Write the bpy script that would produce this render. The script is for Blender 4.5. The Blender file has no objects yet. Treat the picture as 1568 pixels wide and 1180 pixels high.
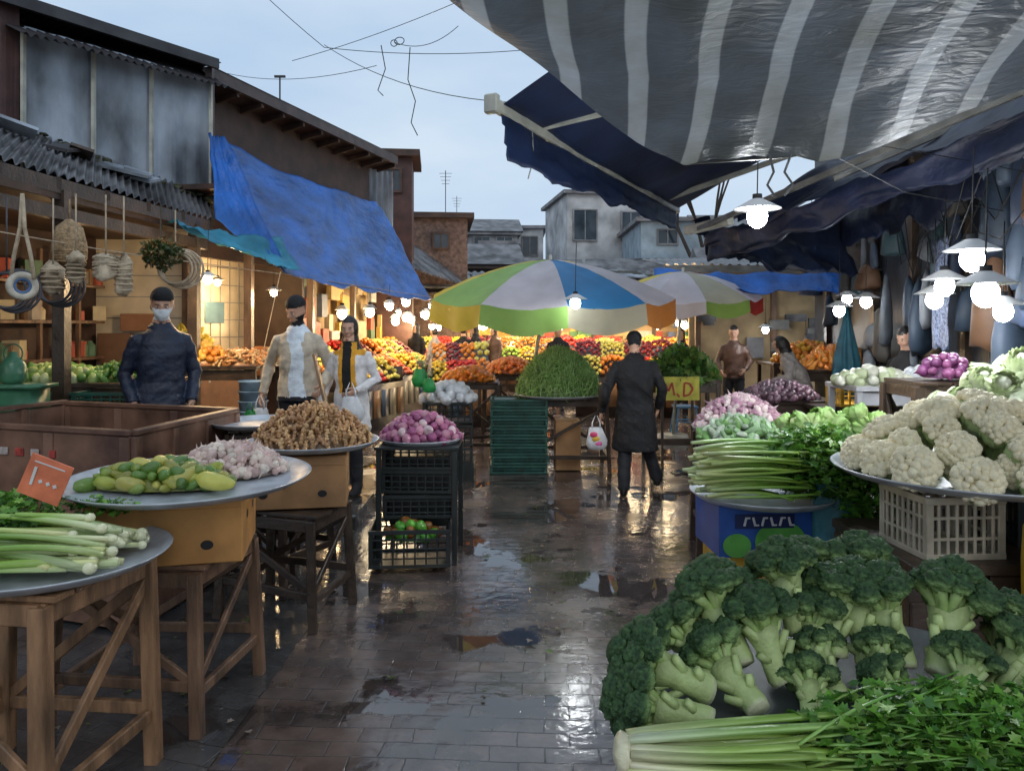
import bpy, bmesh, math, random
import numpy as np
from mathutils import Vector, Matrix, Euler, noise
random.seed(7); rng=np.random.default_rng(7)
R=random.uniform
scene=bpy.context.scene

# ------------------------------------------------------------------ materials
def mat(name,col,rough=.6,var=.25,scale=6.,bump=.0,bscale=None,metal=0.,attr=False,spec=.5,coat=0.,transl=0.,col2=None,detail=6.,dist=.01,stretch=None):
    m=bpy.data.materials.new(name); m.use_nodes=True
    nt=m.node_tree; N=nt.nodes; L=nt.links; b=N['Principled BSDF']; out=N['Material Output']
    tc=N.new('ShaderNodeTexCoord'); mp=N.new('ShaderNodeMapping')
    L.new(tc.outputs['Object'],mp.inputs[0])
    if stretch: mp.inputs['Scale'].default_value=stretch
    nz=N.new('ShaderNodeTexNoise'); nz.inputs['Scale'].default_value=scale; nz.inputs['Detail'].default_value=detail
    L.new(mp.outputs[0],nz.inputs['Vector'])
    cr=N.new('ShaderNodeValToRGB'); cr.color_ramp.elements[0].position=.32; cr.color_ramp.elements[1].position=.68
    a=[max(0,c*(1-var)) for c in col]; c2=col2 if col2 else [min(1,c*(1+var)) for c in col]
    cr.color_ramp.elements[0].color=(*a,1); cr.color_ramp.elements[1].color=(*c2,1)
    L.new(nz.outputs['Fac'],cr.inputs[0]); src=cr.outputs[0]
    if attr:
        at=N.new('ShaderNodeAttribute'); at.attribute_name='Col'
        mx=N.new('ShaderNodeMix'); mx.data_type='RGBA'; mx.blend_type='MULTIPLY'; mx.inputs[0].default_value=1
        L.new(src,mx.inputs[6]); L.new(at.outputs['Color'],mx.inputs[7]); src=mx.outputs[2]
    L.new(src,b.inputs['Base Color'])
    b.inputs['Roughness'].default_value=rough; b.inputs['Metallic'].default_value=metal
    b.inputs['Specular IOR Level'].default_value=spec; b.inputs['Coat Weight'].default_value=coat
    b.inputs['Coat Roughness'].default_value=.15
    if bump:
        n2=N.new('ShaderNodeTexNoise'); n2.inputs['Scale'].default_value=bscale or scale*4; n2.inputs['Detail'].default_value=5
        L.new(mp.outputs[0],n2.inputs['Vector'])
        bp=N.new('ShaderNodeBump'); bp.inputs['Strength'].default_value=bump; bp.inputs['Distance'].default_value=dist
        L.new(n2.outputs['Fac'],bp.inputs['Height']); L.new(bp.outputs[0],b.inputs['Normal'])
    if transl:
        t=N.new('ShaderNodeBsdfTranslucent'); L.new(src,t.inputs[0]); ms=N.new('ShaderNodeMixShader'); ms.inputs[0].default_value=transl
        L.new(b.outputs[0],ms.inputs[1]); L.new(t.outputs[0],ms.inputs[2]); L.new(ms.outputs[0],out.inputs[0])
    return m
def emis(name,col,s):
    m=bpy.data.materials.new(name); m.use_nodes=True; b=m.node_tree.nodes['Principled BSDF']
    b.inputs['Emission Color'].default_value=(*col,1); b.inputs['Emission Strength'].default_value=s; b.inputs['Base Color'].default_value=(.8,.8,.8,1)
    try: m.cycles.emission_sampling='NONE'
    except Exception: pass
    return m
W=mat('weathered_wood',(.15,.085,.05),.45,.55,5,.5,30,stretch=(3,3,.6),detail=10)
WD=mat('dark_wet_wood',(.05,.032,.022),.38,.45,6,.5,30)
WL=mat('pale_wood',(.22,.12,.06),.5,.55,6,.5,30,stretch=(3,3,.6),detail=10)
CARD=mat('carton',(.52,.25,.07),.6,.25,5,.15,20)
CARD2=mat('carton_brown',(.36,.19,.08),.65,.25,5,.15,20)
BLK=mat('black_paint_and_hole_shade',(.012,.012,.013),.6,.2)  # lamp sockets, and the coloured-on shade of carton hand holes
TRAY=mat('aluminium_tray',(.48,.51,.55),.38,.25,9,.12,20,metal=.3)
PGRN=mat('green_plastic',(.02,.085,.065),.4,.35,8)
PBLK=mat('black_plastic',(.015,.02,.02),.4,.3,8)
PCRM=mat('cream_plastic',(.42,.37,.28),.45,.3,8)
PYEL=mat('yellow_plastic',(.6,.36,.03),.45,.25,6)
PBLU=mat('blue_plastic',(.10,.28,.5),.4,.2,8)
TARP=mat('blue_tarp_cloth',(.012,.12,.46),.34,.45,2.2,.8,5,transl=.22,dist=.06,stretch=(1.6,.5,1.2),detail=8)
TEAL=mat('teal_tarp_cloth',(.05,.32,.48),.4,.3,3,.4,9,transl=.4,dist=.03)
NAVY=mat('navy_awning_cloth',(.008,.022,.075),.55,.35,3,.3,12,transl=.12)
NAVYD=mat('dark_awning_cloth',(.008,.014,.04),.5,.5,2,.5,7,transl=.08,dist=.04)
CREAM=mat('cream_metal',(.42,.42,.36),.35,.3,5)
GREYM=mat('grey_metal_bar',(.14,.14,.13),.35,.4,5)
RUST=mat('rusty_sheet',(.10,.04,.028),.5,.5,3,.3,20,col2=(.26,.14,.09),detail=10)
GALV=mat('galvanised_sheet',(.10,.11,.12),.45,.5,1.8,.3,10,metal=.1,col2=(.42,.48,.56),stretch=(1,1,.5),detail=10)
ROOF=mat('mossy_roof_sheet',(.045,.04,.04),.42,.6,2.2,.6,14,col2=(.20,.20,.21),detail=10)
DBRN=mat('dark_brown_board',(.05,.027,.02),.6,.4,4,.3,20)
MAROON=mat('maroon_board',(.06,.025,.022),.6,.4,4,.3,20)
PLAST=mat('aged_plaster',(.42,.31,.17),.8,.3,2.5,.3,12)
WHT=mat('white_plaster',(.62,.62,.62),.8,.2,1.5,.2,12)
GREYW=mat('grey_render',(.22,.22,.23),.85,.4,2,.3,12)
GLASS=mat('window_glass',(.03,.045,.06),.08,.3,2)
SKIN=mat('skin',(.50,.29,.20),.5,.1,20)
PROD=mat('produce_skin',(1,1,1),.36,.2,25,.2,60,attr=True,coat=.12)
GARL=mat('papery_garlic',(1,1,1),.6,.2,40,.4,90,attr=True)
LEAF=mat('leafy_green',(1,1,1),.38,.25,18,.2,50,attr=True,transl=.2)
STALK=mat('wet_stalk',(1,1,1),.33,.2,30,.35,90,attr=True,coat=.2,stretch=(.15,1,1))
STEM=mat('broccoli_stem',(1,1,1),.5,.2,40,.3,120,attr=True)
ROUGHP=mat('floret',(1,1,1),.7,.4,120,1.0,300,attr=True,dist=.005)
CURD=mat('cauliflower_curd',(1,1,1),.7,.12,60,.9,170,attr=True,dist=.004)
CLOTHA=mat('painted_goods',(1,1,1),.55,.25,8,.1,30,attr=True)
BAGW=mat('plastic_bag_film',(.75,.77,.8),.22,.15,10,.7,25,transl=.3)
BAGG=mat('green_bag_film',(.03,.32,.08),.25,.3,10,.7,25,transl=.3)
WIRE=mat('wire_black',(.02,.02,.02),.5,.1)
WARM=emis('warm_bulb',(1,.80,.50),45.)
COOL=emis('cool_bulb',(.93,.97,1),55.)

# ------------------------------------------------------------------ mesh tools
class MB:
    def __init__(s): s.v=[];s.f=[];s.m=[];s.c=[];s.n=0
    def add(s,VF,mi=0,col=(1,1,1)):
        V,F=VF; V=np.asarray(V,float); s.v.append(V); o=s.n
        s.f.extend([tuple(i+o for i in f) for f in F]); s.m.extend([mi]*len(F))
        c=np.asarray(col,float); s.c.append(np.tile(c,(len(V),1)) if c.ndim==1 else c); s.n+=len(V); return s
    def obj(s,name,mats,smooth=False,parent=None,bevel=0,loc=None,me_only=False):
        me=bpy.data.meshes.new(name); V=np.concatenate(s.v); me.from_pydata(V.tolist(),[],s.f)
        for m in (mats if isinstance(mats,(list,tuple)) else [mats]): me.materials.append(m)
        me.polygons.foreach_set('material_index',s.m)
        ca=me.color_attributes.new('Col','FLOAT_COLOR','POINT'); C=np.concatenate(s.c); C=np.hstack([C,np.ones((len(C),1))])
        ca.data.foreach_set('color',C.ravel())
        if smooth: me.polygons.foreach_set('use_smooth',[True]*len(me.polygons))
        me.update()
        if me_only: return me
        o=bpy.data.objects.new(name,me); scene.collection.objects.link(o)
        if parent: o.parent=parent
        if loc: o.location=loc
        if bevel:
            b=o.modifiers.new('b','BEVEL'); b.width=bevel; b.segments=1; b.limit_method='ANGLE'
        return o
def empty(name,loc=(0,0,0)):
    o=bpy.data.objects.new(name,None); scene.collection.objects.link(o); o.location=loc; o.empty_display_size=.1; return o
BF=[(0,3,2,1),(4,5,6,7),(0,1,5,4),(1,2,6,5),(2,3,7,6),(3,0,4,7)]
def rotm(rx=0,ry=0,rz=0): return np.array(Euler((rx,ry,rz)).to_matrix())
def xf(VF,loc=(0,0,0),rot=None,s=1):
    V,F=VF; V=np.asarray(V)*np.asarray(s)
    if rot is not None: V=V@np.asarray(rot).T
    return V+np.asarray(loc),F
def box(c,s,rz=0,rx=0,ry=0):
    x,y,z=[a/2 for a in s]
    V=np.array([(-x,-y,-z),(x,-y,-z),(x,y,-z),(-x,y,-z),(-x,-y,z),(x,-y,z),(x,y,z),(-x,y,z)])
    return xf((V,BF),c,rotm(rx,ry,rz))
def prism(c4,z0,z1):
    V=[(x,y,z0) for x,y in c4]+[(x,y,z1) for x,y in c4]; return np.array(V),BF
def beam(p,q,w,t=None,up=(0,0,1)):
    p=Vector(p);q=Vector(q); t=t or w; d=(q-p).normalized(); u=Vector(up)
    if abs(d.dot(u))>.95: u=Vector((1,0,0))
    a=d.cross(u).normalized(); b=a.cross(d).normalized()
    V=[]
    for o in (p,q):
        for sx,sy in ((-1,-1),(1,-1),(1,1),(-1,1)): V.append(o+a*sx*w/2+b*sy*t/2)
    return np.array([tuple(v) for v in V]),BF
def tube(pts,rad,n=8,flat=1.):
    P=[Vector(p) for p in pts]; 
    if not hasattr(rad,'__len__'): rad=[rad]*len(P)
    V=[];F=[]; prev=None
    for i,p in enumerate(P):
        d=(P[min(i+1,len(P)-1)]-P[max(i-1,0)]).normalized()
        if prev is None:
            u=Vector((0,0,1)) if abs(d.z)<.9 else Vector((1,0,0)); a=d.cross(u).normalized()
        else: a=(prev-d*prev.dot(d)).normalized()
        prev=a; b=a.cross(d)
        for k in range(n):
            t=2*math.pi*k/n; V.append(tuple(p+a*math.cos(t)*rad[i]+b*math.sin(t)*rad[i]*flat))
    m=len(P)
    for i in range(m-1):
        for k in range(n): F.append((i*n+k,i*n+(k+1)%n,(i+1)*n+(k+1)%n,(i+1)*n+k))
    F.append(tuple(range(n))[::-1]); F.append(tuple((m-1)*n+k for k in range(n)))
    return np.array(V),F
def loft(sec,n=24):
    V=[];F=[]
    for cx,cy,cz,rx,ry in sec:
        for k in range(n):
            t=2*math.pi*k/n; V.append((cx+rx*math.cos(t),cy+ry*math.sin(t),cz))
    m=len(sec)
    for i in range(m-1):
        for k in range(n): F.append((i*n+k,i*n+(k+1)%n,(i+1)*n+(k+1)%n,(i+1)*n+k))
    F.append(tuple(range(n))[::-1]); F.append(tuple((m-1)*n+k for k in range(n)))
    return np.array(V),F
def lathe(prof,n=32,c=(0,0,0)):
    V=[];F=[]
    for r,z in prof:
        for k in range(n):
            t=2*math.pi*k/n; V.append((c[0]+r*math.cos(t),c[1]+r*math.sin(t),c[2]+z))
    for i in range(len(prof)-1):
        for k in range(n): F.append((i*n+k,i*n+(k+1)%n,(i+1)*n+(k+1)%n,(i+1)*n+k))
    return np.array(V),F
_ic={}
def ico(s):
    if s not in _ic:
        bm=bmesh.new(); bmesh.ops.create_icosphere(bm,subdivisions=s,radius=1); bm.verts.ensure_lookup_table()
        _ic[s]=(np.array([tuple(v.co) for v in bm.verts]),[tuple(v.index for v in f.verts) for f in bm.faces]); bm.free()
    return _ic[s][0].copy(),_ic[s][1]
def ell(c,r,s=3,rot=None):
    return xf(ico(s),c,rot,r) 
def disp(VF,amp,freq,off=0,oct=2):
    V,F=VF; V=V.copy()
    for i,v in enumerate(V):
        n=0;a=1
        for o in range(oct): n+=a*noise.noise(Vector(v*freq*(2**o))+Vector((off,off*.7,3+off))); a*=.5
        V[i]=v*(1+amp*n)
    return V,F
def gridfn(fn,nu,nv):
    V=[fn(i/nu,j/nv) for j in range(nv+1) for i in range(nu+1)]
    F=[(j*(nu+1)+i,j*(nu+1)+i+1,(j+1)*(nu+1)+i+1,(j+1)*(nu+1)+i) for j in range(nv) for i in range(nu)]
    return np.array(V,float),F
def bil(a,b,c,d,u,v):
    a,b,c,d=[np.array(x,float) for x in (a,b,c,d)]
    return (a*(1-u)+b*u)*(1-v)+(d*(1-u)+c*u)*v
def nz(p,f,off=0): return noise.noise(Vector((p[0]*f+off,p[1]*f,p[2]*f)))
def cloth(name,a,b,c,d,m,sag=.1,wr=.03,fr=2.5,nu=40,nv=30,parent=None,thick=.004,off=0.,rag=0.,diag=0.):
    def fn(u,v):
        e=rag*nz((u*9,0,2),1.3,off)*v
        p=bil(a,b,c,d,u,v+e); p[2]-=sag*4*u*(1-u)*(.4+.6*math.sin(math.pi*min(1,v*.9+.1)))
        uu=u+diag*v
        w=nz((uu*3,v*1.2,0),fr,off)*wr+abs(nz((uu*8,v*1.6,5),fr,off))*wr*.7
        p[2]+=w; p[0]+=w*.6; return p
    o=MB().add(gridfn(fn,nu,nv)).obj(name,m,True,parent)
    s=o.modifiers.new('s','SOLIDIFY'); s.thickness=thick; return o
def corr(a,b,c,d,pitch=.09,amp=.018,nv=3):
    L=np.linalg.norm(np.array(b,float)-np.array(a,float)); nu=max(8,int(L/pitch*6))
    A=np.array(a,float);B=np.array(b,float);D=np.array(d,float); n=np.cross(B-A,D-A); n/=np.linalg.norm(n)
    return gridfn(lambda u,v: bil(a,b,c,d,u,v)+n*(amp*math.sin(u*L/pitch*2*math.pi)+.02*nz((u*L,v*3,0),1.)),nu,nv)

# ------------------------------------------------------------------ world / light / camera
w=bpy.data.worlds.new('World'); scene.world=w; w.use_nodes=True; N=w.node_tree.nodes; L=w.node_tree.links
sky=N.new('ShaderNodeTexSky'); sky.sky_type='NISHITA'; sky.sun_disc=False; sky.sun_elevation=math.radians(14); sky.sun_rotation=math.radians(200); sky.dust_density=3
tc=N.new('ShaderNodeTexCoord'); mp=N.new('ShaderNodeMapping'); mp.inputs['Scale'].default_value=(1,1,3); L.new(tc.outputs['Generated'],mp.inputs[0])
n1=N.new('ShaderNodeTexNoise'); n1.inputs['Scale'].default_value=2.0; n1.inputs['Detail'].default_value=7; L.new(mp.outputs[0],n1.inputs['Vector'])
cr=N.new('ShaderNodeValToRGB'); cr.color_ramp.elements[0].position=.3; cr.color_ramp.elements[1].position=.72
cr.color_ramp.elements[0].color=(.48,.65,.88,1); cr.color_ramp.elements[1].color=(.76,.88,1.0,1); L.new(n1.outputs['Fac'],cr.inputs[0])
sc=N.new('ShaderNodeVectorMath'); sc.operation='SCALE'; sc.inputs[3].default_value=10.; L.new(cr.outputs[0],sc.inputs[0])
mx=N.new('ShaderNodeMix'); mx.data_type='RGBA'; mx.inputs[0].default_value=.9; L.new(sky.outputs[0],mx.inputs[6]); L.new(sc.outputs[0],mx.inputs[7])
L.new(mx.outputs[2],N['Background'].inputs[0]); N['Background'].inputs[1].default_value=.1
sd=bpy.data.lights.new('sun','SUN'); sd.energy=.5; sd.angle=math.radians(25); sd.color=(1,.96,.9)
so=bpy.data.objects.new('sun',sd); scene.collection.objects.link(so); so.rotation_euler=(math.radians(50),0,math.radians(20))
cd=bpy.data.cameras.new('camera'); cam=bpy.data.objects.new('camera',cd); scene.collection.objects.link(cam); scene.camera=cam
cam.location=(0,0,1.7); cam.rotation_euler=(math.radians(90),0,0); cd.lens=26.4; cd.sensor_width=36; cd.shift_y=-.0574; cd.clip_end=600; cd.clip_start=.05
scene.view_settings.view_transform='Standard'; scene.view_settings.look='None'; scene.view_settings.exposure=0

# ------------------------------------------------------------------ ground
def ground_mat(name,c1,c2,mort,bw,bh,rz,pud):
    m=bpy.data.materials.new(name); m.use_nodes=True; nt=m.node_tree; N=nt.nodes; L=nt.links; b=N['Principled BSDF']
    tc=N.new('ShaderNodeTexCoord'); mp=N.new('ShaderNodeMapping'); mp.inputs['Rotation'].default_value=(0,0,rz); L.new(tc.outputs['Object'],mp.inputs[0])
    nw=N.new('ShaderNodeTexNoise'); nw.inputs['Scale'].default_value=3; nw.inputs['Detail'].default_value=4; L.new(mp.outputs[0],nw.inputs['Vector'])
    vm=N.new('ShaderNodeMix'); vm.data_type='VECTOR'; vm.inputs[0].default_value=.04; L.new(mp.outputs[0],vm.inputs[4]); L.new(nw.outputs['Color'],vm.inputs[5])
    br=N.new('ShaderNodeTexBrick'); br.inputs['Scale'].default_value=1; br.inputs['Brick Width'].default_value=bw; br.inputs['Row Height'].default_value=bh; br.inputs['Mortar Size'].default_value=.004; br.inputs['Mortar Smooth'].default_value=.6
    br.inputs['Color1'].default_value=(*c1,1); br.inputs['Color2'].default_value=(*c2,1); br.inputs['Mortar'].default_value=(*mort,1); L.new(vm.outputs[1],br.inputs['Vector'])
    nd=N.new('ShaderNodeTexNoise'); nd.inputs['Scale'].default_value=2.5; nd.inputs['Detail'].default_value=10; nd.inputs['Roughness'].default_value=.65; L.new(tc.outputs['Object'],nd.inputs['Vector'])
    cr=N.new('ShaderNodeValToRGB'); cr.color_ramp.elements[0].position=.3; cr.color_ramp.elements[1].position=.72; cr.color_ramp.elements[0].color=(.3,.28,.27,1); cr.color_ramp.elements[1].color=(1.3,1.28,1.25,1); L.new(nd.outputs['Fac'],cr.inputs[0])
    mm=N.new('ShaderNodeMix'); mm.data_type='RGBA'; mm.blend_type='MULTIPLY'; mm.inputs[0].default_value=1; L.new(br.outputs['Color'],mm.inputs[6]); L.new(cr.outputs[0],mm.inputs[7])
    npd=N.new('ShaderNodeTexNoise'); npd.inputs['Scale'].default_value=1.15; npd.inputs['Detail'].default_value=7; npd.inputs['Roughness'].default_value=.6; L.new(tc.outputs['Object'],npd.inputs['Vector'])
    pr=N.new('ShaderNodeValToRGB'); pr.color_ramp.elements[0].position=pud; pr.color_ramp.elements[1].position=pud+.03; L.new(npd.outputs['Fac'],pr.inputs[0])
    dk=N.new('ShaderNodeMix'); dk.data_type='RGBA'; L.new(pr.outputs[0],dk.inputs[0]); L.new(mm.outputs[2],dk.inputs[6]); dk.inputs[7].default_value=(.03,.024,.022,1)
    dm=N.new('ShaderNodeMix'); dm.data_type='RGBA'; dm.inputs[0].default_value=.65; L.new(mm.outputs[2],dm.inputs[6]); L.new(dk.outputs[2],dm.inputs[7]); L.new(dm.outputs[2],b.inputs['Base Color'])
    nf=N.new('ShaderNodeTexNoise'); nf.inputs['Scale'].default_value=14; nf.inputs['Detail'].default_value=9; L.new(tc.outputs['Object'],nf.inputs['Vector'])
    n3=N.new('ShaderNodeTexNoise'); n3.inputs['Scale'].default_value=1.7; n3.inputs['Detail'].default_value=8; L.new(mp.outputs[0],n3.inputs['Vector'])
    r1=N.new('ShaderNodeMapRange'); r1.inputs[1].default_value=.38; r1.inputs[2].default_value=.66; r1.inputs[3].default_value=.06; r1.inputs[4].default_value=.34; L.new(n3.outputs['Fac'],r1.inputs[0])
    rm=N.new('ShaderNodeMix'); rm.data_type='FLOAT'; L.new(pr.outputs[0],rm.inputs[0]); L.new(r1.outputs[0],rm.inputs[2]); rm.inputs[3].default_value=.012; L.new(rm.outputs[0],b.inputs['Roughness'])
    b.inputs['Specular IOR Level'].default_value=1.0
    bri=N.new('ShaderNodeMath'); bri.operation='MULTIPLY'; bri.inputs[1].default_value=-.7; L.new(br.outputs['Fac'],bri.inputs[0])
    ad=N.new('ShaderNodeMath'); ad.operation='MULTIPLY_ADD'; ad.inputs[1].default_value=1.3; L.new(nf.outputs['Fac'],ad.inputs[0]); L.new(bri.outputs[0],ad.inputs[2])
    inv=N.new('ShaderNodeMath'); inv.operation='SUBTRACT'; inv.inputs[0].default_value=1.02; L.new(pr.outputs[0],inv.inputs[1])
    st=N.new('ShaderNodeMath'); st.operation='MULTIPLY'; st.inputs[1].default_value=.42; L.new(inv.outputs[0],st.inputs[0])
    bp=N.new('ShaderNodeBump'); bp.inputs['Distance'].default_value=.006; L.new(st.outputs[0],bp.inputs['Strength']); L.new(ad.outputs[0],bp.inputs['Height']); L.new(bp.outputs[0],b.inputs['Normal'])
    return m
GM=ground_mat('wet_brick_paving',(.15,.11,.098),(.11,.092,.088),(.06,.055,.055),.21,.105,.05,.535)
GM2=ground_mat('wet_grey_pavers',(.085,.085,.088),(.07,.072,.076),(.045,.045,.045),.2,.13,.3,.59)
MB().add((np.array([(-250,-50,0),(250,-50,0),(250,450,0),(-250,450,0)]),[(0,1,2,3)])).obj('ground',GM)
MB().add((np.array([(-5.5,0.5,.004),(-1.20,0.5,.004),(-1.12,6.28,.004),(-5.5,6.28,.004)]),[(0,1,2,3)])).obj('pavement',GM2)
MB().add(prism([(-5.5,6.3),(-1.3,6.3),(-1.3,9.2),(-5.5,9.2)],-.05,.12)).obj('raised_pavement',GM2,bevel=.015)

# ------------------------------------------------------------------ furniture helpers
def stand(name,c,z,leg=.05,mt=W,brace=True,top=True,lean=0.04,low=.18):
    b=MB(); cx=sum(p[0] for p in c)/4; cy=sum(p[1] for p in c)/4
    foot=[(p[0]+(p[0]-cx)*lean*2,p[1]+(p[1]-cy)*lean*2) for p in c]
    def at(i,zz): t=zz/z; return (foot[i][0]*(1-t)+c[i][0]*t,foot[i][1]*(1-t)+c[i][1]*t,zz)
    for i in range(4):
        b.add(beam(at(i,0),at(i,z-.03),leg*R(.9,1.1),leg*R(.9,1.1)))
        j=(i+1)%4; q=R(-.02,.02)
        b.add(beam(at(i,z-.06),at(j,z-.06),leg*.55,leg*1.3)); b.add(beam(at(i,low+q+.03*(i%2)),at(j,low-q+.03*(i%2)),leg*.55,leg*.9))
        if brace and i%2==0: b.add(beam(at(i,low+.03),at(j,z-.1),leg*.4,leg*.8))
        if brace and i%2==1: b.add(beam(at(i,z-.1),at(j,low+.03),leg*.4,leg*.8))
    if top:
        n=5; A,B,C,D=[np.array((*p,z-.012)) for p in c]
        for k in range(n):
            u=(k+.5)/n; p=A*(1-u)+B*u; q=D*(1-u)+C*u; dd=(q-p)/np.linalg.norm(q-p)*R(.02,.05)
            b.add(beam(p-dd,q+dd,np.linalg.norm(B-A)/n*.92,.022))
    return b.obj(name,mt,bevel=.004)
def sq(cx,cy,sx,sy,rz=0):
    c,s=math.cos(rz),math.sin(rz)
    return [(cx+x*c-y*s,cy+x*s+y*c) for x,y in ((-sx/2,-sy/2),(sx/2,-sy/2),(sx/2,sy/2),(-sx/2,sy/2))]
def tray(name,c,r,tilt=0,m=None):
    b=MB().add(lathe([(0.001,0),(r*.8,0),(r*.9,.006),(r*.98,.03),(r,.03),(r*.985,.022),(r*.9,-.004),(r*.8,-.008),(.001,-.008)],64))
    o=b.obj(name,m or TRAY,True); o.location=c; o.rotation_euler=(tilt,0,0); return o
def crate(b,c,s,rz=0,mi=0,nv=6,nh=4,t=.012):
    w,d,h=s; parts=[]
    parts.append(box((0,0,-h/2+t/2),(w-t,d-t,t)))
    for sg in (-1,1):
        for ax in (0,1):
            Ln=w if ax==0 else d; off=(d/2 if ax==0 else w/2)-t/2
            def P(x,z,lx,lz,tt=t):
                if ax==0: return box((x,sg*off,z),(lx,tt,lz))
                return box((sg*off,x,z),(tt,lx,lz))
            parts.append(P(0,h/2-.014,Ln-.002*ax,.028,t*1.5)); parts.append(P(0,-h/2+.012,Ln-.002*ax,.024,t*1.2))
            for k in range(1,nh): parts.append(P(0,-h/2+h*k/nh,Ln-.01-.002*ax,.012,t*.6))
            for k in range(nv+1):
                x=-Ln/2+.015+(Ln-.03)*k/nv; parts.append(P(x,-.001,.03 if k in(0,nv) else .012,h-.01,t*.8))
    Rz=rotm(0,0,rz)
    for V,F in parts: b.add(xf((V,F),c,Rz),mi)
def carton(name,c,s,rz,mt,hole_shade=True):
    b=MB(); w,d,h=s
    b.add(box((0,0,0),s)); b.add(box((0,-d/2+.0,h/2-.03),(w*.99,.008,.05)),0)
    if hole_shade:  # flat black shapes on the faces; the shade inside hand holes is coloured on
        for x,r in ((-.28*w,.02),(.27*w,.02)):
            b.add(xf(lathe([(0.0005,0),(r,0)],20),(x,-d/2-.003,-h*.22),rotm(math.pi/2,0,0),(1.3,1,.8)),1)
        V=[]; 
        for k in range(28):
            t=2*math.pi*k/28; V.append((.0028*16*math.sin(t)**3,0,.0028*(13*math.cos(t)-5*math.cos(2*t)-2*math.cos(3*t)-math.cos(4*t))))
        V=np.array(V)*.75; b.add((V+np.array((-.05,-d/2-.003,.0 if h>.25 else .03)),[tuple(range(28))]),1)
        for y in (-.2*d,.2*d): b.add(xf(lathe([(0.0005,0),(.02,0)],20),(w/2+.003,y,h*.1),rotm(0,math.pi/2,0),(1,1.3,1)),1)
    o=b.obj(name,[mt,BLK],bevel=.004); o.location=c; o.rotation_euler=(0,0,rz); return o

# ------------------------------------------------------------------ produce templates
def T_onion():
    V,F=ico(3); V=V.copy(); r=np.hypot(V[:,0],V[:,1]); V[:,2]*=.85; V[:,2]+=.6*np.exp(-(r/.22)**2)*(V[:,2]>0); V[:,2]-=.12*np.exp(-(r/.2)**2)*(V[:,2]<0); return V,F
def T_garlic():
    V,F=ico(3); V=V.copy(); th=np.arctan2(V[:,1],V[:,0]); r=np.hypot(V[:,0],V[:,1]); k=1+.08*np.cos(7*th); V[:,0]*=k;V[:,1]*=k; V[:,2]*=.8; V[:,2]+=1.6*np.exp(-(r/.2)**2)*(V[:,2]>0); return V,F
def T_long(seed=0,l=2.,taper=.2,bend=.2):
    V,F=disp(ico(3),.1,1.5,seed); V=V.copy(); V[:,1]*=(1-taper*V[:,0]); V[:,2]*=(1-taper*V[:,0]); V[:,0]*=l; V[:,2]+=bend*(V[:,0]/l)**2; return V,F
def T_ginger(seed):
    r=random.Random(seed); m=MB(); p=np.array((-1.2,0,0.)); 
    for k in range(4):
        m.add(xf(disp(ico(2),.18,2,seed+k),p,rotm(0,0,r.uniform(-.6,.6)),(.6,.42,.40)))
        if r.random()<.8: m.add(xf(ico(2),p+np.array((r.uniform(-.1,.3),r.choice((-1,1))*.45,r.uniform(-.1,.2))),rotm(0,0,1.3),(.42,.28,.28)))
        p=p+np.array((.7,r.uniform(-.3,.3),r.uniform(-.12,.12)))
    return np.concatenate(m.v),m.f
def T_bean(seed):
    r=random.Random(seed); c=r.uniform(.1,.4); return tube([(x,c*(1-x*x),0) for x in (-1,-.5,0,.5,1)],[.02,.06,.065,.06,.015],4)
def T_leaf():
    P=[(0,0,0),(.25,.06,.02),(.30,.38,.1),(.48,.22,.07),(.62,.42,.1),(.72,.16,.03),(1,0,-.1),(.72,-.16,.03),(.62,-.42,.1),(.48,-.22,.07),(.30,-.38,.1),(.25,-.06,.02),(.5,0,-.03)]
    return np.array(P,float),[(12,i,i+1) for i in range(0,11)]+[(12,11,0)]
LEAFT=T_leaf()
def T_shell(seed,ruf=.12):
    def fn(u,v):
        a=(u-.5)*2.2; h=v; rr=.55+.35*math.sin(h*2.2); edge=ruf*math.sin(u*23+seed)*v
        return (rr*math.sin(a)*(.5+.7*math.sin(math.pi*min(1,h*.8+.1))),-(rr*math.cos(a)),h*1.5+edge)
    return gridfn(fn,14,10)
def T_cabbage(seed,col_out,col_in,n=8,el=1.):
    m=MB(); m.add(xf(disp(ico(3),.15,2.5,seed),(0,0,.7*el),None,(.62,.62,.75*el)),0,col_in)
    for k in range(n):
        V,F=T_shell(seed+k); V=V-np.array((0,0,.05)); V[:,:2]*=(.85+.12*(k%3)); c=np.array(col_in)*(1-V[:,2:3]/1.6)+np.array(col_out)*(V[:,2:3]/1.6); V[:,2]*=el
        c=np.clip(c,0,1); m.add(xf((V,F),(0,0,0),rotm(R(-.1,.1),0,k*2.4)),0,c)
    return m
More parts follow.
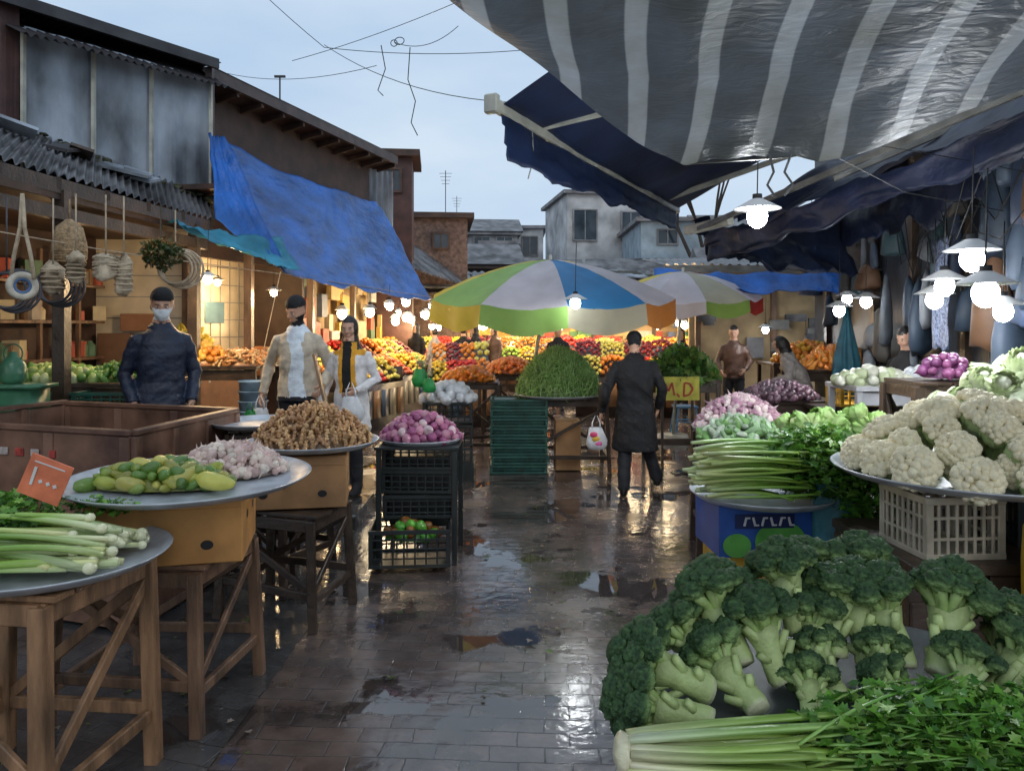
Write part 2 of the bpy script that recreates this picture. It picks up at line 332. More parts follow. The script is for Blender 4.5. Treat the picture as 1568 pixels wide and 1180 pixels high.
def heap(name,c,rx,ry,h,tm,size,n,cols,mt=PROD,tries=6,minf=1.3,rot='full',mcol=None,p=.8,sj=.2,parent=None):
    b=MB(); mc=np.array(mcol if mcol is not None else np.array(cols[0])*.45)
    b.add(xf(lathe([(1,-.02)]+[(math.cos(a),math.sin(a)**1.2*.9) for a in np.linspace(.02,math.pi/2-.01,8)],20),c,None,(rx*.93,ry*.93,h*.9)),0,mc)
    pts=[]; 
    for i in range(n*tries):
        if len(pts)>=n: break
        a=R(0,6.283); q=math.sqrt(R(0,1)); x,y=q*math.cos(a)*rx,q*math.sin(a)*ry
        z=h*max(0,1-q**2)**p
        if all((x-u)**2+(y-v)**2+(z-ww)**2>(size*minf)**2 for u,v,ww in pts): pts.append((x,y,z))
    for x,y,z in pts:
        t=random.choice(tm); s=size*R(1-sj,1+sj); 
        rt=rotm(R(-3,3),R(-3,3),R(-3,3)) if rot=='full' else rotm(R(-.5,.5),R(-.5,.5),R(-3,3))
        cc=np.array(random.choice(cols))*R(.78,1.15)
        b.add(xf(t,(c[0]+x,c[1]+y,c[2]+z+size*.35),rt,s),0,np.clip(cc,0,1))
    return b.obj(name,mt,True,parent)
def strand(b,p,q,r0,r1,c0,c1,bend=.03,n=8,seg=8,flat=.6,mi=0):
    p=np.array(p,float);q=np.array(q,float); off=np.array((R(-1,1),R(-1,1),R(-.3,1)))*bend
    T=np.linspace(0,1,seg)
    pts=[p*(1-t)+q*t+off*4*t*(1-t) for t in T]
    rad=[r0*(1-t)+r1*t for t in T]; rad[0]*=.8
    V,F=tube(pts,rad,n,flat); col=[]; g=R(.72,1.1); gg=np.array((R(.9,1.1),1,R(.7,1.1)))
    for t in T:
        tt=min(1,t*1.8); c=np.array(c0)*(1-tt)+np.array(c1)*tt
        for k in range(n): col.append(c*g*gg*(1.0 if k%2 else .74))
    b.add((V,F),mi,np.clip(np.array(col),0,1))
def leaves(b,c,rad,n,size,cols,up=.6,mi=0):
    for _ in range(n):
        while True:
            d=np.array((R(-1,1),R(-1,1),R(-1,1)))
            if np.dot(d,d)<1: break
        p=np.array(c)+d*np.array(rad)
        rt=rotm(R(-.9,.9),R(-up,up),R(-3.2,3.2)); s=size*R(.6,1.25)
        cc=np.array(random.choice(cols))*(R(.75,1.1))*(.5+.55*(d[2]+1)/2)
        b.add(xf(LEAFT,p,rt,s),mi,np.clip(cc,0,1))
LG=[(.12,.33,.035),(.18,.43,.05),(.07,.22,.03),(.28,.52,.09),(.14,.36,.04)]

# ------------------------------------------------------------------ broccoli
def broccoli_mesh(seed,nf=15):
    r=random.Random(seed); b=MB(); st=np.array((.47,.58,.24)); cut=np.array((.78,.80,.52))
    V,F=tube([(0,0,0),(.002,0,.012),(.004,0,.05),(.002,.003,.085),(0,0,.12)],[.026,.0295,.025,.028,.040],18)
    V,F=disp((V,F),.14,30,seed,3); b.add((V,F),0,np.array([cut if v[2]<.006 else st*(1-.25*max(0,v[2]-.06)/.06) for v in V]))
    g=2.39996
    for k in range(8):
        a=k*2.1+seed; z=.028+.011*k; ln=r.uniform(.015,.05)
        b.add(tube([(.015*math.cos(a),.015*math.sin(a),z),(.032*math.cos(a),.032*math.sin(a),z+ln*.5),((.034+ln*.35)*math.cos(a),(.034+ln*.35)*math.sin(a),z+ln)],[.013,.011,.009],8,.8),0,st*r.uniform(.8,1.15))
    for k in range(nf):
        q=math.sqrt((k+.3)/nf)*r.uniform(.92,1.06); a=k*g+seed; x,y=q*.070*math.cos(a),q*.070*math.sin(a); z=.200-.055*q*q+r.uniform(-.006,.006)
        b.add(tube([(x*.15,y*.15,.09),(x*.55,y*.55,.13),(x*.95,y*.95,z-.008)],[.012,.0095,.013],8),0,(.36,.50,.17))
        V,F=ico(4); V2=V.copy(); o=r.uniform(0,50)
        for i,v in enumerate(V):
            n1=noise.noise(Vector(v*2.4)+Vector((o,0,0))); n2=noise.noise(Vector(v*7)+Vector((o,4,0))); n3=noise.noise(Vector(v*17)+Vector((o,9,0)))
            V2[i]=v*(1+.20*n1+.17*n2+.12*n3)
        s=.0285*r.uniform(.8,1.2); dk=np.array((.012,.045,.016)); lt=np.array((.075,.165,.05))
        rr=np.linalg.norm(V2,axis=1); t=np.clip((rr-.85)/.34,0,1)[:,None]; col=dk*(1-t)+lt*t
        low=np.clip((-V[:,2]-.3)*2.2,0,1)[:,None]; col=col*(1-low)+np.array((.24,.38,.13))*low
        b.add(xf((V2,F),(x,y,z),None,(s,s,s*.8)),1,col)
    return b.obj('broccoli_head',[STEM,ROUGHP],True,me_only=True)
BM=[broccoli_mesh(s) for s in (1,5,9,14,22)]
def place(me,name,loc,rot,s,parent):
    o=bpy.data.objects.new(name,me); scene.collection.objects.link(o); o.parent=parent; o.location=loc; o.rotation_euler=rot; o.scale=(s,)*3 if not hasattr(s,'__len__') else s; return o
bp=empty('broccoli_pile')
Z0=.74
bro=[(.49,1.86,.80,-.8,.1,.35),(.54,1.95,.80,-.62,.45,.6),(.47,1.76,.775,-.85,.05,.15),(.60,1.97,.81,-.3,.5,.8),(.70,1.93,.785,-.22,.45,.85),
 (.78,2.04,.87,-.2,.3,.9),(.86,2.0,.82,.12,.5,.85),(1.02,1.95,.815,-.2,.45,.85),(1.09,1.92,.81,.3,.4,.8),(1.17,1.85,.785,.75,.2,.5),(.93,1.86,.775,.1,.65,.55),
 (.88,2.14,.84,0,.6,.7),(1.0,2.12,.84,.1,.6,.7),(.64,2.12,.82,-.3,.6,.6),(1.19,2.05,.82,.4,.5,.7),(.82,1.88,.77,-.05,.75,.5),(1.08,1.80,.77,.35,.4,.55),(.60,1.82,.77,-.3,.7,.35),
 (.95,1.99,.80,.0,.5,.8),(.72,1.80,.76,.2,.8,.35),(1.24,1.93,.78,.5,.4,.5),(.98,1.78,.765,-.3,.7,.4),(.78,1.95,.80,.3,.5,.6)]
for i,(x,y,z,ax,ay,az) in enumerate(bro):
    q=Vector((ax+R(-.12,.12),ay+R(-.1,.1),az)).to_track_quat('Z','Y')@Euler((0,0,i*1.3)).to_quaternion()
    s=1.22*R(.88,1.1) if i not in (10,15,16,19,21) else .85
    place(BM[i%5],'broccoli_head',(x,y,z),q.to_euler(),(s*R(.95,1.1),s*R(.95,1.1),s*R(.92,1.08)),bp)
TRD=mat('dull_metal_tray',(.07,.085,.085),.5,.35,9,.15,20,metal=.2)
tray('metal_tray',(.90,1.80,Z0-.005),.64,0,TRD)
stand('wooden_stand',sq(.92,1.85,.7,.7,.1),Z0-.02,.05)
b=MB()
for i in range(26):
    a=i*2.4; rr=.036*math.sqrt(i/26); y0=1.585+math.cos(a)*rr*1.3; z0=.80+math.sin(a)*rr; x0=.235+R(0,.015)
    strand(b,(x0,y0,z0),(.66+R(-.1,.08),1.585+math.cos(a)*rr*2.6+R(-.015,.015),.80+math.sin(a)*rr*1.7+R(0,.015)),.017,.010,(.80,.80,.52),(.36,.56,.12),.014,10,9,.55)
b.add(xf(disp(ico(3),.15,3,2),(.235,1.585,.80),None,(.022,.05,.042)),0,(.72,.68,.46))
for i in range(10):
    a=i*2.4; rr=.03*math.sqrt(i/10); strand(b,(.36+R(-.01,.01),1.50+math.cos(a)*rr,.765+math.sin(a)*rr*.6),(.8,1.52+math.cos(a)*rr*2,.77+math.sin(a)*rr),.014,.008,(.80,.80,.55),(.36,.56,.12),.014,10,9,.55)
for i in range(50):
    strand(b,(.58+R(0,.14),1.6+R(-.06,.06),.80+R(-.02,.04)),(.85+R(0,.42),1.64+R(-.14,.12),.80+R(-.02,.11)),.006,.003,(.36,.58,.14),(.18,.42,.06),.03,6,6)
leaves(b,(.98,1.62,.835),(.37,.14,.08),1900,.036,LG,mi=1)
b.obj('celery_bunch',[STALK,LEAF],True)

# ------------------------------------------------------------------ middle-right celery
tray('metal_tray',(1.30,3.9,.82),.37)
b=MB()
for i in range(64):
    z0=.86+R(0,.24); y0=3.74+R(-.16,.2); x0=.92+R(-.04,.04)+abs(z0-.95)*.2
    strand(b,(x0,y0,z0),(1.38+R(-.05,.1),y0+R(-.03,.05),z0-.01+R(-.03,.04)),.018,.010,(.72,.80,.42),(.34,.60,.10),.03)
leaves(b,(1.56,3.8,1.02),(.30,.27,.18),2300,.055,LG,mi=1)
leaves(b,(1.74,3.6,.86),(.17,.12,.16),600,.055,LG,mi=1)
for i in range(30):
    strand(b,(1.35+R(0,.1),3.8+R(-.15,.2),.95+R(-.05,.1)),(1.6+R(0,.2),3.75+R(-.2,.2),.9+R(-.05,.15)),.006,.003,(.35,.56,.13),(.15,.35,.05),.03,5)
b.obj('celery_bunch',[STALK,LEAF],True)
b=MB(); b.add(box((0,0,0),(.5,.4,.26)),0)
b.add(box((-.02,-.204,.05),(.3,.006,.07)),1); b.add(xf(lathe([(.0005,0),(.1,0)],24),(.06,-.206,-.05),rotm(math.pi/2,0,0),(1.3,1,.4)),3)
b.add(xf(lathe([(.0005,0),(.06,0)],24),(-.16,-.205,-.07),rotm(math.pi/2,0,0),(1.2,1,.7)),3)
for k in range(6): b.add(box((-.12+.045*k,-.2105,.05),(.012,.004,.045),0,0,.25*(-1)**k),2); b.add(box((-.105+.045*k,-.2105,.05+.018*(-1)**k),(.02,.0035,.009)),2)
o=b.obj('printed_carton',[mat('print_blue',(.02,.08,.32),.45,.25,7),mat('print_navy',(.01,.02,.09),.4,.2),mat('print_white',(.6,.62,.65),.5,.2),mat('print_green',(.1,.35,.06),.5,.3)],bevel=.005); o.location=(1.27,3.95,.68); o.rotation_euler=(0,0,.05)
b=MB(); b.add(box((0,0,0),(.36,.34,.53))); b.add(box((0,-.172,.1),(.2,.004,.12)),1); b.add(box((0,0,.27),(.38,.36,.02)))
o=b.obj('yellow_carton',[mat('yellow_card',(.55,.33,.03),.6,.25,5,.2,20),CARD],bevel=.004); o.location=(1.24,4.0,.265)

# ------------------------------------------------------------------ cauliflower table
def cauli_mesh(seed):
    r=random.Random(seed); b=MB()
    b.add(ell((0,0,0),(.062,.062,.045),2),0,(.66,.58,.36))
    for k in range(46):
        q=math.sqrt((k+.5)/46)*1.45; a=k*2.39996; x=math.sin(q)*math.cos(a);y=math.sin(q)*math.sin(a);z=math.cos(q)
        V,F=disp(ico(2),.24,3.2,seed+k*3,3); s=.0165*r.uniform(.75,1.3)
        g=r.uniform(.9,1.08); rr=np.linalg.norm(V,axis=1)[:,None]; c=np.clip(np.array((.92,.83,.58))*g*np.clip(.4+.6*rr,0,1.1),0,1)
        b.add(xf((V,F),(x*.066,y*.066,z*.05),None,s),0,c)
    for k in range(7):
        V,F=T_shell(seed+k,.06); V=V*.055; V[:,2]-=.055; V[:,:2]*=1.25; b.add(xf((V,F),(0,0,-.01),rotm(R(.15,.4),0,k*.9)),1,(.48,.60,.26))
    return b.obj('cauliflower',[CURD,LEAF],True,me_only=True)
CM=[cauli_mesh(s) for s in (2,7,11)]
cp=empty('cauliflower_pile')
CX,CY,CZ=1.93,3.15,1.08
tray('metal_tray',(CX,CY,CZ),.55)
pts=[]
def ring(n,r,z,ph=0):
    for k in range(n): pts.append((r*math.cos(ph+k*6.283/n)+R(-.02,.02),r*math.sin(ph+k*6.283/n)+R(-.02,.02),z+R(-.015,.015)))
ring(15,.44,.06); ring(10,.33,.14,.3); ring(11,.30,.08); ring(7,.24,.21,.1); ring(5,.14,.26,.7); ring(1,.02,.30,0)
for i,(x,y,z) in enumerate(pts):
    d=Vector((x+R(-.2,.2),y-.15+R(-.2,.2),.3+R(-.15,.3))); q=d.to_track_quat('Z','Y').to_euler()
    place(CM[i%3],'cauliflower',(CX+x,CY+y,CZ+z),q,R(.9,1.22),cp)
b=MB(); crate(b,(1.72,3.02,.93),(.32,.32,.24),0.08,0,8,3); b.obj('cream_plastic_crate',PCRM,bevel=.002)
b=MB(); crate(b,(2.25,3.2,.93),(.42,.34,.24),0.0,0,9,3); b.obj('dark_plastic_crate',PBLK,bevel=.002)
b=MB()
b.add(box((1.98,3.15,.79),(.98,.7,.04)))
for x in (1.55,1.72,1.86): b.add(box((x,2.83,.385),(.13,.03,.76)))
for x,y in ((1.53,2.86),(2.42,2.86),(1.53,3.46),(2.42,3.46)): b.add(box((x,y,.385),(.06,.06,.77)))
b.add(box((1.74,2.806,.62),(.5,.02,.1))); b.add(box((1.74,2.806,.2),(.5,.02,.08))); b.add(box((1.5,3.15,.5),(.02,.66,.5)))
b.obj('dark_wooden_counter',WD,bevel=.004)
b=MB(); b.add(loft([(1.98,2.68,0,.13,.1),(1.98,2.68,.05,.14,.11),(1.99,2.68,.5,.15,.12),(1.99,2.68,.86,.155,.12),(1.99,2.68,.98,.15,.11),(1.99,2.68,1.0,.13,.1)],28)); b.obj('yellow_drum',PYEL,True)
b=MB(); b.add(disp(loft([(1.62,3.75,0,.13,.1),(1.62,3.75,.4,.12,.1),(1.63,3.75,.8,.13,.1),(1.64,3.75,.95,.12,.1)],20),.03,6)); b.obj('teal_sack_bundle',mat('teal_sack',(.03,.13,.16),.6,.5,9,.6,20),True)
CAB=[T_cabbage(s,(.58,.70,.36),(.90,.92,.80),8,1.5).obj('white_cabbage',LEAF,True,me_only=True) for s in (3,8,15)]
wc=empty('white_cabbage_pile')
for k in range(46):
    a=R(0,6.283); q=math.sqrt(R(0,1)); x=2.66+q*math.cos(a)*.42; y=3.92+q*math.sin(a)*.3; z=1.19+.26*(1-q*q)+R(-.02,.02)
    place(CAB[k%3],'white_cabbage',(x,y,z),(R(.7,1.7),R(-.6,.6),R(-2.2,2.2)),R(.058,.075),wc)
tray('metal_tray',(2.66,3.95,1.17),.48)
stand('wooden_stand',sq(2.66,4.0,.7,.55,0),1.15,.06,WD)
heap('red_onion_pile',(2.74,4.75,1.38),.14,.12,.12,[T_onion()],.035,26,[(.20,.05,.16),(.28,.08,.2)])
stand('wooden_stand',sq(2.74,4.8,.5,.4,0),1.36,.06,WD)
lm=[T_cabbage(s,(.30,.55,.12),(.62,.75,.34)).obj('lettuce',LEAF,True,me_only=True) for s in (21,25)]
lp=empty('lettuce_pile')
for i in range(20): place(lm[i%2],'lettuce',(1.95+R(-.26,.24),4.5+R(-.15,.15),1.03+R(0,.12)),(R(-1.3,1.3),R(-1.3,1.3),R(0,6)),R(.055,.075),lp)
tray('metal_tray',(1.95,4.5,1.02),.34)

# ------------------------------------------------------------------ left foreground
stand('wooden_stand',[(-1.52,2.42),(-1.42,2.92),(-2.02,3.0),(-2.12,2.5)],.83,.055,WL,lean=.03)
tray('metal_tray',(-1.70,2.75,.845),.42)
b=MB()
for i in range(62):
    t=R(0,1); lay=R(0,1); y0=2.48+t*.44; z0=.88+lay*.14*(1-1.6*abs(t-.5)); x0=-1.35+R(-.14,.03)-t*.06-lay*.06
    sl=R(-.16,.10); r_=R(.014,.023)
    strand(b,(x0,y0,z0),(-2.0+R(-.15,.25),y0+sl,z0+R(-.01,.04)),r_,r_*.62,(.74,.78,.44),(.30,.50,.09),.03,9,8,.75)
    if i%2: b.add(ell((x0+.005,y0,z0),(r_*1.15,r_*1.1,r_),2),0,(.74,.74,.48))
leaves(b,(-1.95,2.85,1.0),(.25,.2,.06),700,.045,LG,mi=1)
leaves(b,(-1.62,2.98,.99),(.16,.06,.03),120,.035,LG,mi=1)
b.obj('leek_bunch',[STALK,LEAF],True)
b=MB(); b.add(box((0,0,0),(.155,.006,.16)),0)
for p_,q_,t_ in (((-.045,.035),(-.04,-.035),.011),((-.016,-.006),(-.008,-.016),.013),((.012,-.006),(.02,-.016),.013),((.038,-.006),(.046,-.016),.013),((-.058,.055),(.055,.058),.005)):
    b.add(beam((p_[0],-.005,p_[1]),(q_[0],-.005,q_[1]),.004,t_),1)
b.add(beam((.0,.008,.02),(.03,.008,-.22),.01),2)
o=b.obj('price_sign',[mat('orange_card',(.66,.18,.09),.5,.3,9),WHT,W],bevel=.001); o.location=(-1.74,2.8,1.13); o.rotation_euler=(.1,.42,.15)
stand('wooden_stand',[(-1.33,3.14),(-1.27,3.66),(-1.85,3.76),(-1.93,3.2)],.70,.05,W,lean=.05)
carton('carton_box',(-1.50,3.36,.845),(.62,.48,.285),.22,CARD)
tray('metal_tray',(-1.455,3.4,1.0),.53,.02)
heap('garlic_pile',(-1.34,3.58,1.01),.25,.2,.12,[T_garlic()],.023,210,[(.74,.56,.48),(.80,.68,.58),(.62,.42,.38),(.68,.50,.45)],GARL,minf=1.1)
heap('cucumber_chayote_pile',(-1.53,3.26,1.01),.30,.13,.085,[T_long(s,2.1,.2,.15) for s in range(4)],.025,80,[(.38,.42,.05),(.16,.28,.04),(.50,.46,.10),(.10,.20,.03),(.30,.30,.05),(.22,.30,.05)],minf=1.2,rot='flat',sj=.35)
b=MB(); b.add(xf(T_long(3,2.5,.15,.2),(-1.24,3.14,1.05),rotm(0,.1,-.3),.038),0,(.58,.55,.10)); b.obj('yellow_squash',PROD,True)
stand('wooden_stand',[(-1.13,4.2),(-1.02,4.62),(-1.55,4.85),(-1.68,4.4)],.64,.05,WD,lean=.06)
stand('wooden_stand',[(-1.5,4.9),(-1.3,5.3),(-1.85,5.5),(-2.0,5.1)],.66,.05,WD,lean=.05)
carton('carton_box',(-1.30,4.55,.80),(.60,.46,.30),.18,CARD2)
tray('metal_tray',(-1.22,4.6,.98),.40)
heap('ginger_pile',(-1.22,4.6,.99),.34,.28,.21,[T_ginger(s) for s in range(5)],.028,270,[(.54,.30,.13),(.64,.39,.18),(.42,.22,.10)],minf=1.1,mcol=(.2,.11,.05))
tray('metal_tray',(-1.72,5.15,1.03),.33)
stand('wooden_stand',sq(-1.72,5.2,.4,.4,.2),1.02,.04,WD)
MB().add(beam((-1.18,4.85,1.1),(-1.29,4.9,1.52),.07,.015)).obj('wooden_paddle',WL,bevel=.003)
b=MB(); crate(b,(-.72,5.35,.17),(.56,.38,.26),.08,0,7,4); b.obj('black_plastic_crate',PBLK,bevel=.002)
b=MB()
for z in (.42,.60,.77): crate(b,(-.68,5.62,z-.02),(.52,.40,.17),R(-.05,.05),0,8,4)
for x,y in ((-.95,5.35),(-.41,5.36),(-.93,5.86),(-.40,5.86)): b.add(box((x,y,.41),(.035,.035,.82)))
b.add(box((-.68,5.6,.835),(.60,.56,.02))); b.add(box((-.68,5.66,.5),(.44,.3,.5)))
b.obj('dark_crate_rack',[PBLK],bevel=.002)
tray('metal_tray',(-.68,5.6,.85),.31)
heap('red_onion_pile',(-.68,5.6,.86),.29,.25,.17,[T_onion()],.036,150,[(.40,.11,.22),(.58,.25,.34),(.28,.06,.16),(.66,.48,.5)],minf=1.25)
heap('pepper_pile',(-.72,5.35,.2),.2,.12,.08,[T_long(1,1.2,.3,.1)],.04,18,[(.1,.38,.04),(.16,.5,.06),(.25,.10,.02)])
A,B,C,D=(-2.1,4.15),(-1.95,5.3),(-3.45,5.8),(-3.75,4.7)
b=MB()
for p,q,z in ((A,B,1.1),(B,C,1.1),(C,D,1.11),(D,A,1.1)):
    b.add(beam((*p,.56),(*q,.56),.035,1.07)); b.add(beam((*p,z+.012),(*q,z+.012),.06,.03))
    for t in (.02,.33,.66,.98):
        x=p[0]*(1-t)+q[0]*t; y=p[1]*(1-t)+q[1]*t; b.add(beam((x,y,.02),(x,y,z-.01),.07,.06))
b.add(prism([A,B,C,D],.3,.34))
for k in range(7):
    t=.25+.07*k; b.add(box((D[0]*(1-t)+A[0]*t,D[1]*(1-t)+A[1]*t-.026,.97),(.06,.012,.045),-.3),1+k%2)
b.obj('rusty_metal_bin',[RUST,mat('red_tape',(.4,.05,.04),.6,.5,20),mat('white_tape',(.35,.3,.28),.6,.5,20)],bevel=.004)
b=MB()
for _ in range(170):
    x=R(-2.3,-.95) if _%3 else R(-.9,1.2); y=R(2.9,6.2) if _%3 else R(3.,8)
    c=random.choice([(.10,.14,.03),(.2,.16,.08),(.35,.3,.25),(.14,.22,.05),(.12,.07,.04)])
    b.add(xf(LEAFT,(x,y,.014),rotm(R(-.2,.2),R(-.2,.2),R(0,6)),R(.015,.06)),0,c)
b.obj('ground_litter',LEAF)

# ------------------------------------------------------------------ centre
b=MB()
for k in range(8): crate(b,(.08+R(-.015,.015),8.85,.055+.108*k),(.66,.42,.1),R(-.03,.03),0,8,2)
b.add(box((.08,8.87,.43),(.58,.34,.84)))
b.obj('green_crate_stack',PGRN,bevel=.002)
stand('wooden_stand',sq(.62,9.1,.95,.7,0),.86,.05,WD)
MB().add(box((.66,9.0,.3),(.3,.35,.58))).obj('carton_box',CARD2,bevel=.005)
tray('metal_tray',(.55,9.0,.87),.52)
heap('green_bean_pile',(.56,9.0,.87),.50,.42,.52,[T_bean(s) for s in range(5)],.07,3200,[(.32,.56,.15),(.42,.68,.22),(.20,.40,.09),(.52,.76,.32)],LEAF,minf=.1,tries=2,mcol=(.10,.2,.05),p=.75)
def umbrella(name,c,r,apex,rimz,cols,vcols,foot,tilt,n=10,val=.2,ph=0):
    b=MB()
    for k in range(n):
        def fn(u,v,k=k):
            a0=ph+2*math.pi*k/n;a1=ph+2*math.pi*(k+1)/n; a=a0+(a1-a0)*u
            chord=math.cos(math.pi/n)/math.cos((u-.5)*2*math.pi/n)
            rr=r*v; z=apex-(apex-rimz)*v**1.7-.05*math.sin(math.pi*u)*v+.012*nz((u*3+k,v*4,0),2.)
            return (rr*chord*math.cos(a),rr*chord*math.sin(a),z)
        b.add(gridfn(fn,8,12),0,cols[k%len(cols)])
        def fv(u,v,k=k):
            p=fn(u,1.,k); q=1+.01*v+.02*v*math.sin(u*12+k); return (p[0]*q,p[1]*q,p[2]-val*v*(.8+.2*math.sin(u*math.pi)))
        b.add(gridfn(fv,10,3),0,np.array(vcols[k%len(vcols)])*.85)
        a=ph+2*math.pi*k/n; b.add(tube([(0,0,apex-.05),(r*.5*math.cos(a),r*.5*math.sin(a),apex-.03-(apex-rimz)*.31),(r*math.cos(a),r*math.sin(a),rimz-.01)],.008,5),1)
    b.add(tube([(0,0,apex+.06),(0,0,apex-.1)],.02,8),1)
    o=b.obj(name,[mat(name+'_canvas',(1,1,1),.5,.2,3,.3,15,attr=True,transl=.35),CREAM],True)
    M=Matrix.Translation(Vector((c[0],c[1],apex)))@Matrix.Rotation(tilt,4,'X')@Matrix.Translation(Vector((0,0,-apex)))
    o.data.transform(M)
    MB().add(tube([foot,(c[0],c[1],apex)],.022,10)).add(lathe([(.001,.1),(.22,.1),(.24,.02),(.25,0)],20,(foot[0],foot[1],0))).obj('pole',CREAM,True,parent=o)
YL=(.76,.62,.08);GR=(.32,.56,.14);WP=(.66,.62,.68);BL=(.03,.24,.55);OR=(.72,.27,.06);BG=(.48,.46,.34);RD=(.55,.06,.06)
umbrella('market_umbrella',(.46,9.0),1.48,2.50,2.06,[YL,GR,WP,BL,WP,YL,GR,WP,BL,OR],[OR,YL,GR,BG,OR,YL,GR,WP,BL,OR],(.08,9.15,0),math.radians(6),val=.27,ph=math.radians(166))
umbrella('market_umbrella',(2.55,11.2),1.15,2.52,2.16,[YL,WP,WP,BG,WP,RD,YL,WP,YL,WP],[OR,YL,WP,GR,RD,RD,YL,WP,YL,WP],(2.4,11.2,0),math.radians(6),val=.2,ph=math.radians(165))
stand('wooden_stand',sq(-.55,10.0,.75,.6,0),.98,.05,WD)
heap('carrot_pile',(-.58,9.95,.99),.33,.25,.16,[T_long(2,2.6,.5,.1)],.028,120,[(.85,.25,.03),(.9,.33,.05)],minf=1.2,rot='flat')
stand('wooden_stand',sq(.0,11.3,.8,.6,0),1.0,.05,WD)
heap('tangerine_pile',(-.02,11.2,1.02),.38,.28,.2,[ico(2)],.035,130,[(.9,.22,.04),(.9,.3,.05)])
b=MB(); 
for z in (.25,.5,.75): crate(b,(-.72,8.5,z),(.55,.45,.23),.05,0,7,3)
b.add(box((-.72,8.5,.1),(.6,.5,.2))); b.obj('black_crate_stack',PBLK,bevel=.002)
heap('bagged_herb_pile',(-.72,8.45,.87),.3,.2,.16,[disp(ico(2),.35,2,4)],.06,36,[(.4,.55,.45),(.2,.38,.25),(.6,.66,.66)],BAGW,minf=1.0)
def bag(name,c,s,mt,print_=False,parent=None):
    b=MB(); sd_=c[0]*3
    V,F=loft([(0,0,-1.2,.25,.15),(0,0,-1.15,.7,.38),(0,0,-.8,.92,.5),(0,0,-.3,.9,.48),(0,0,.2,.75,.4),(0,0,.6,.6,.3),(0,0,.8,.52,.2)],24)
    V=V.copy()
    for i,v in enumerate(V):
        th=math.atan2(v[1],v[0]); f=1+.10*math.sin(5*th+sd_+v[2]*2)*(1+v[2]*.4)+.15*noise.noise(Vector(v*2.4)+Vector((sd_,0,0))); V[i]=(v[0]*f,v[1]*f,v[2])
    b.add(xf((V,F),c,None,s))
    for sg in (-1,1): b.add(tube([(c[0]+sg*s*.36,c[1],c[2]+s*.7),(c[0]+sg*s*.34,c[1],c[2]+s*1.2),(c[0]+sg*s*.08,c[1],c[2]+s*1.85)],[s*.22,s*.13,s*.05],8,.45))
    mats=[mt]
    if print_:
        for k,(cc) in enumerate(((.6,.05,.15),(.65,.4,.03),(.6,.1,.3))):
            b.add(xf(ico(2),(c[0]+(-.25+.2*k)*s,c[1]-s*.42,c[2]+(.2-.4*k)*s),None,(s*.36,s*.12,s*.26)),1+k)
            mats.append(mat('bag_print',cc,.35,.1))
    return b.obj(name,mats,True,parent)
bag('plastic_bag',(-1.0,8.2,1.16),(.10),BAGG); bag('plastic_bag',(-.90,8.15,1.08),.08,BAGG)

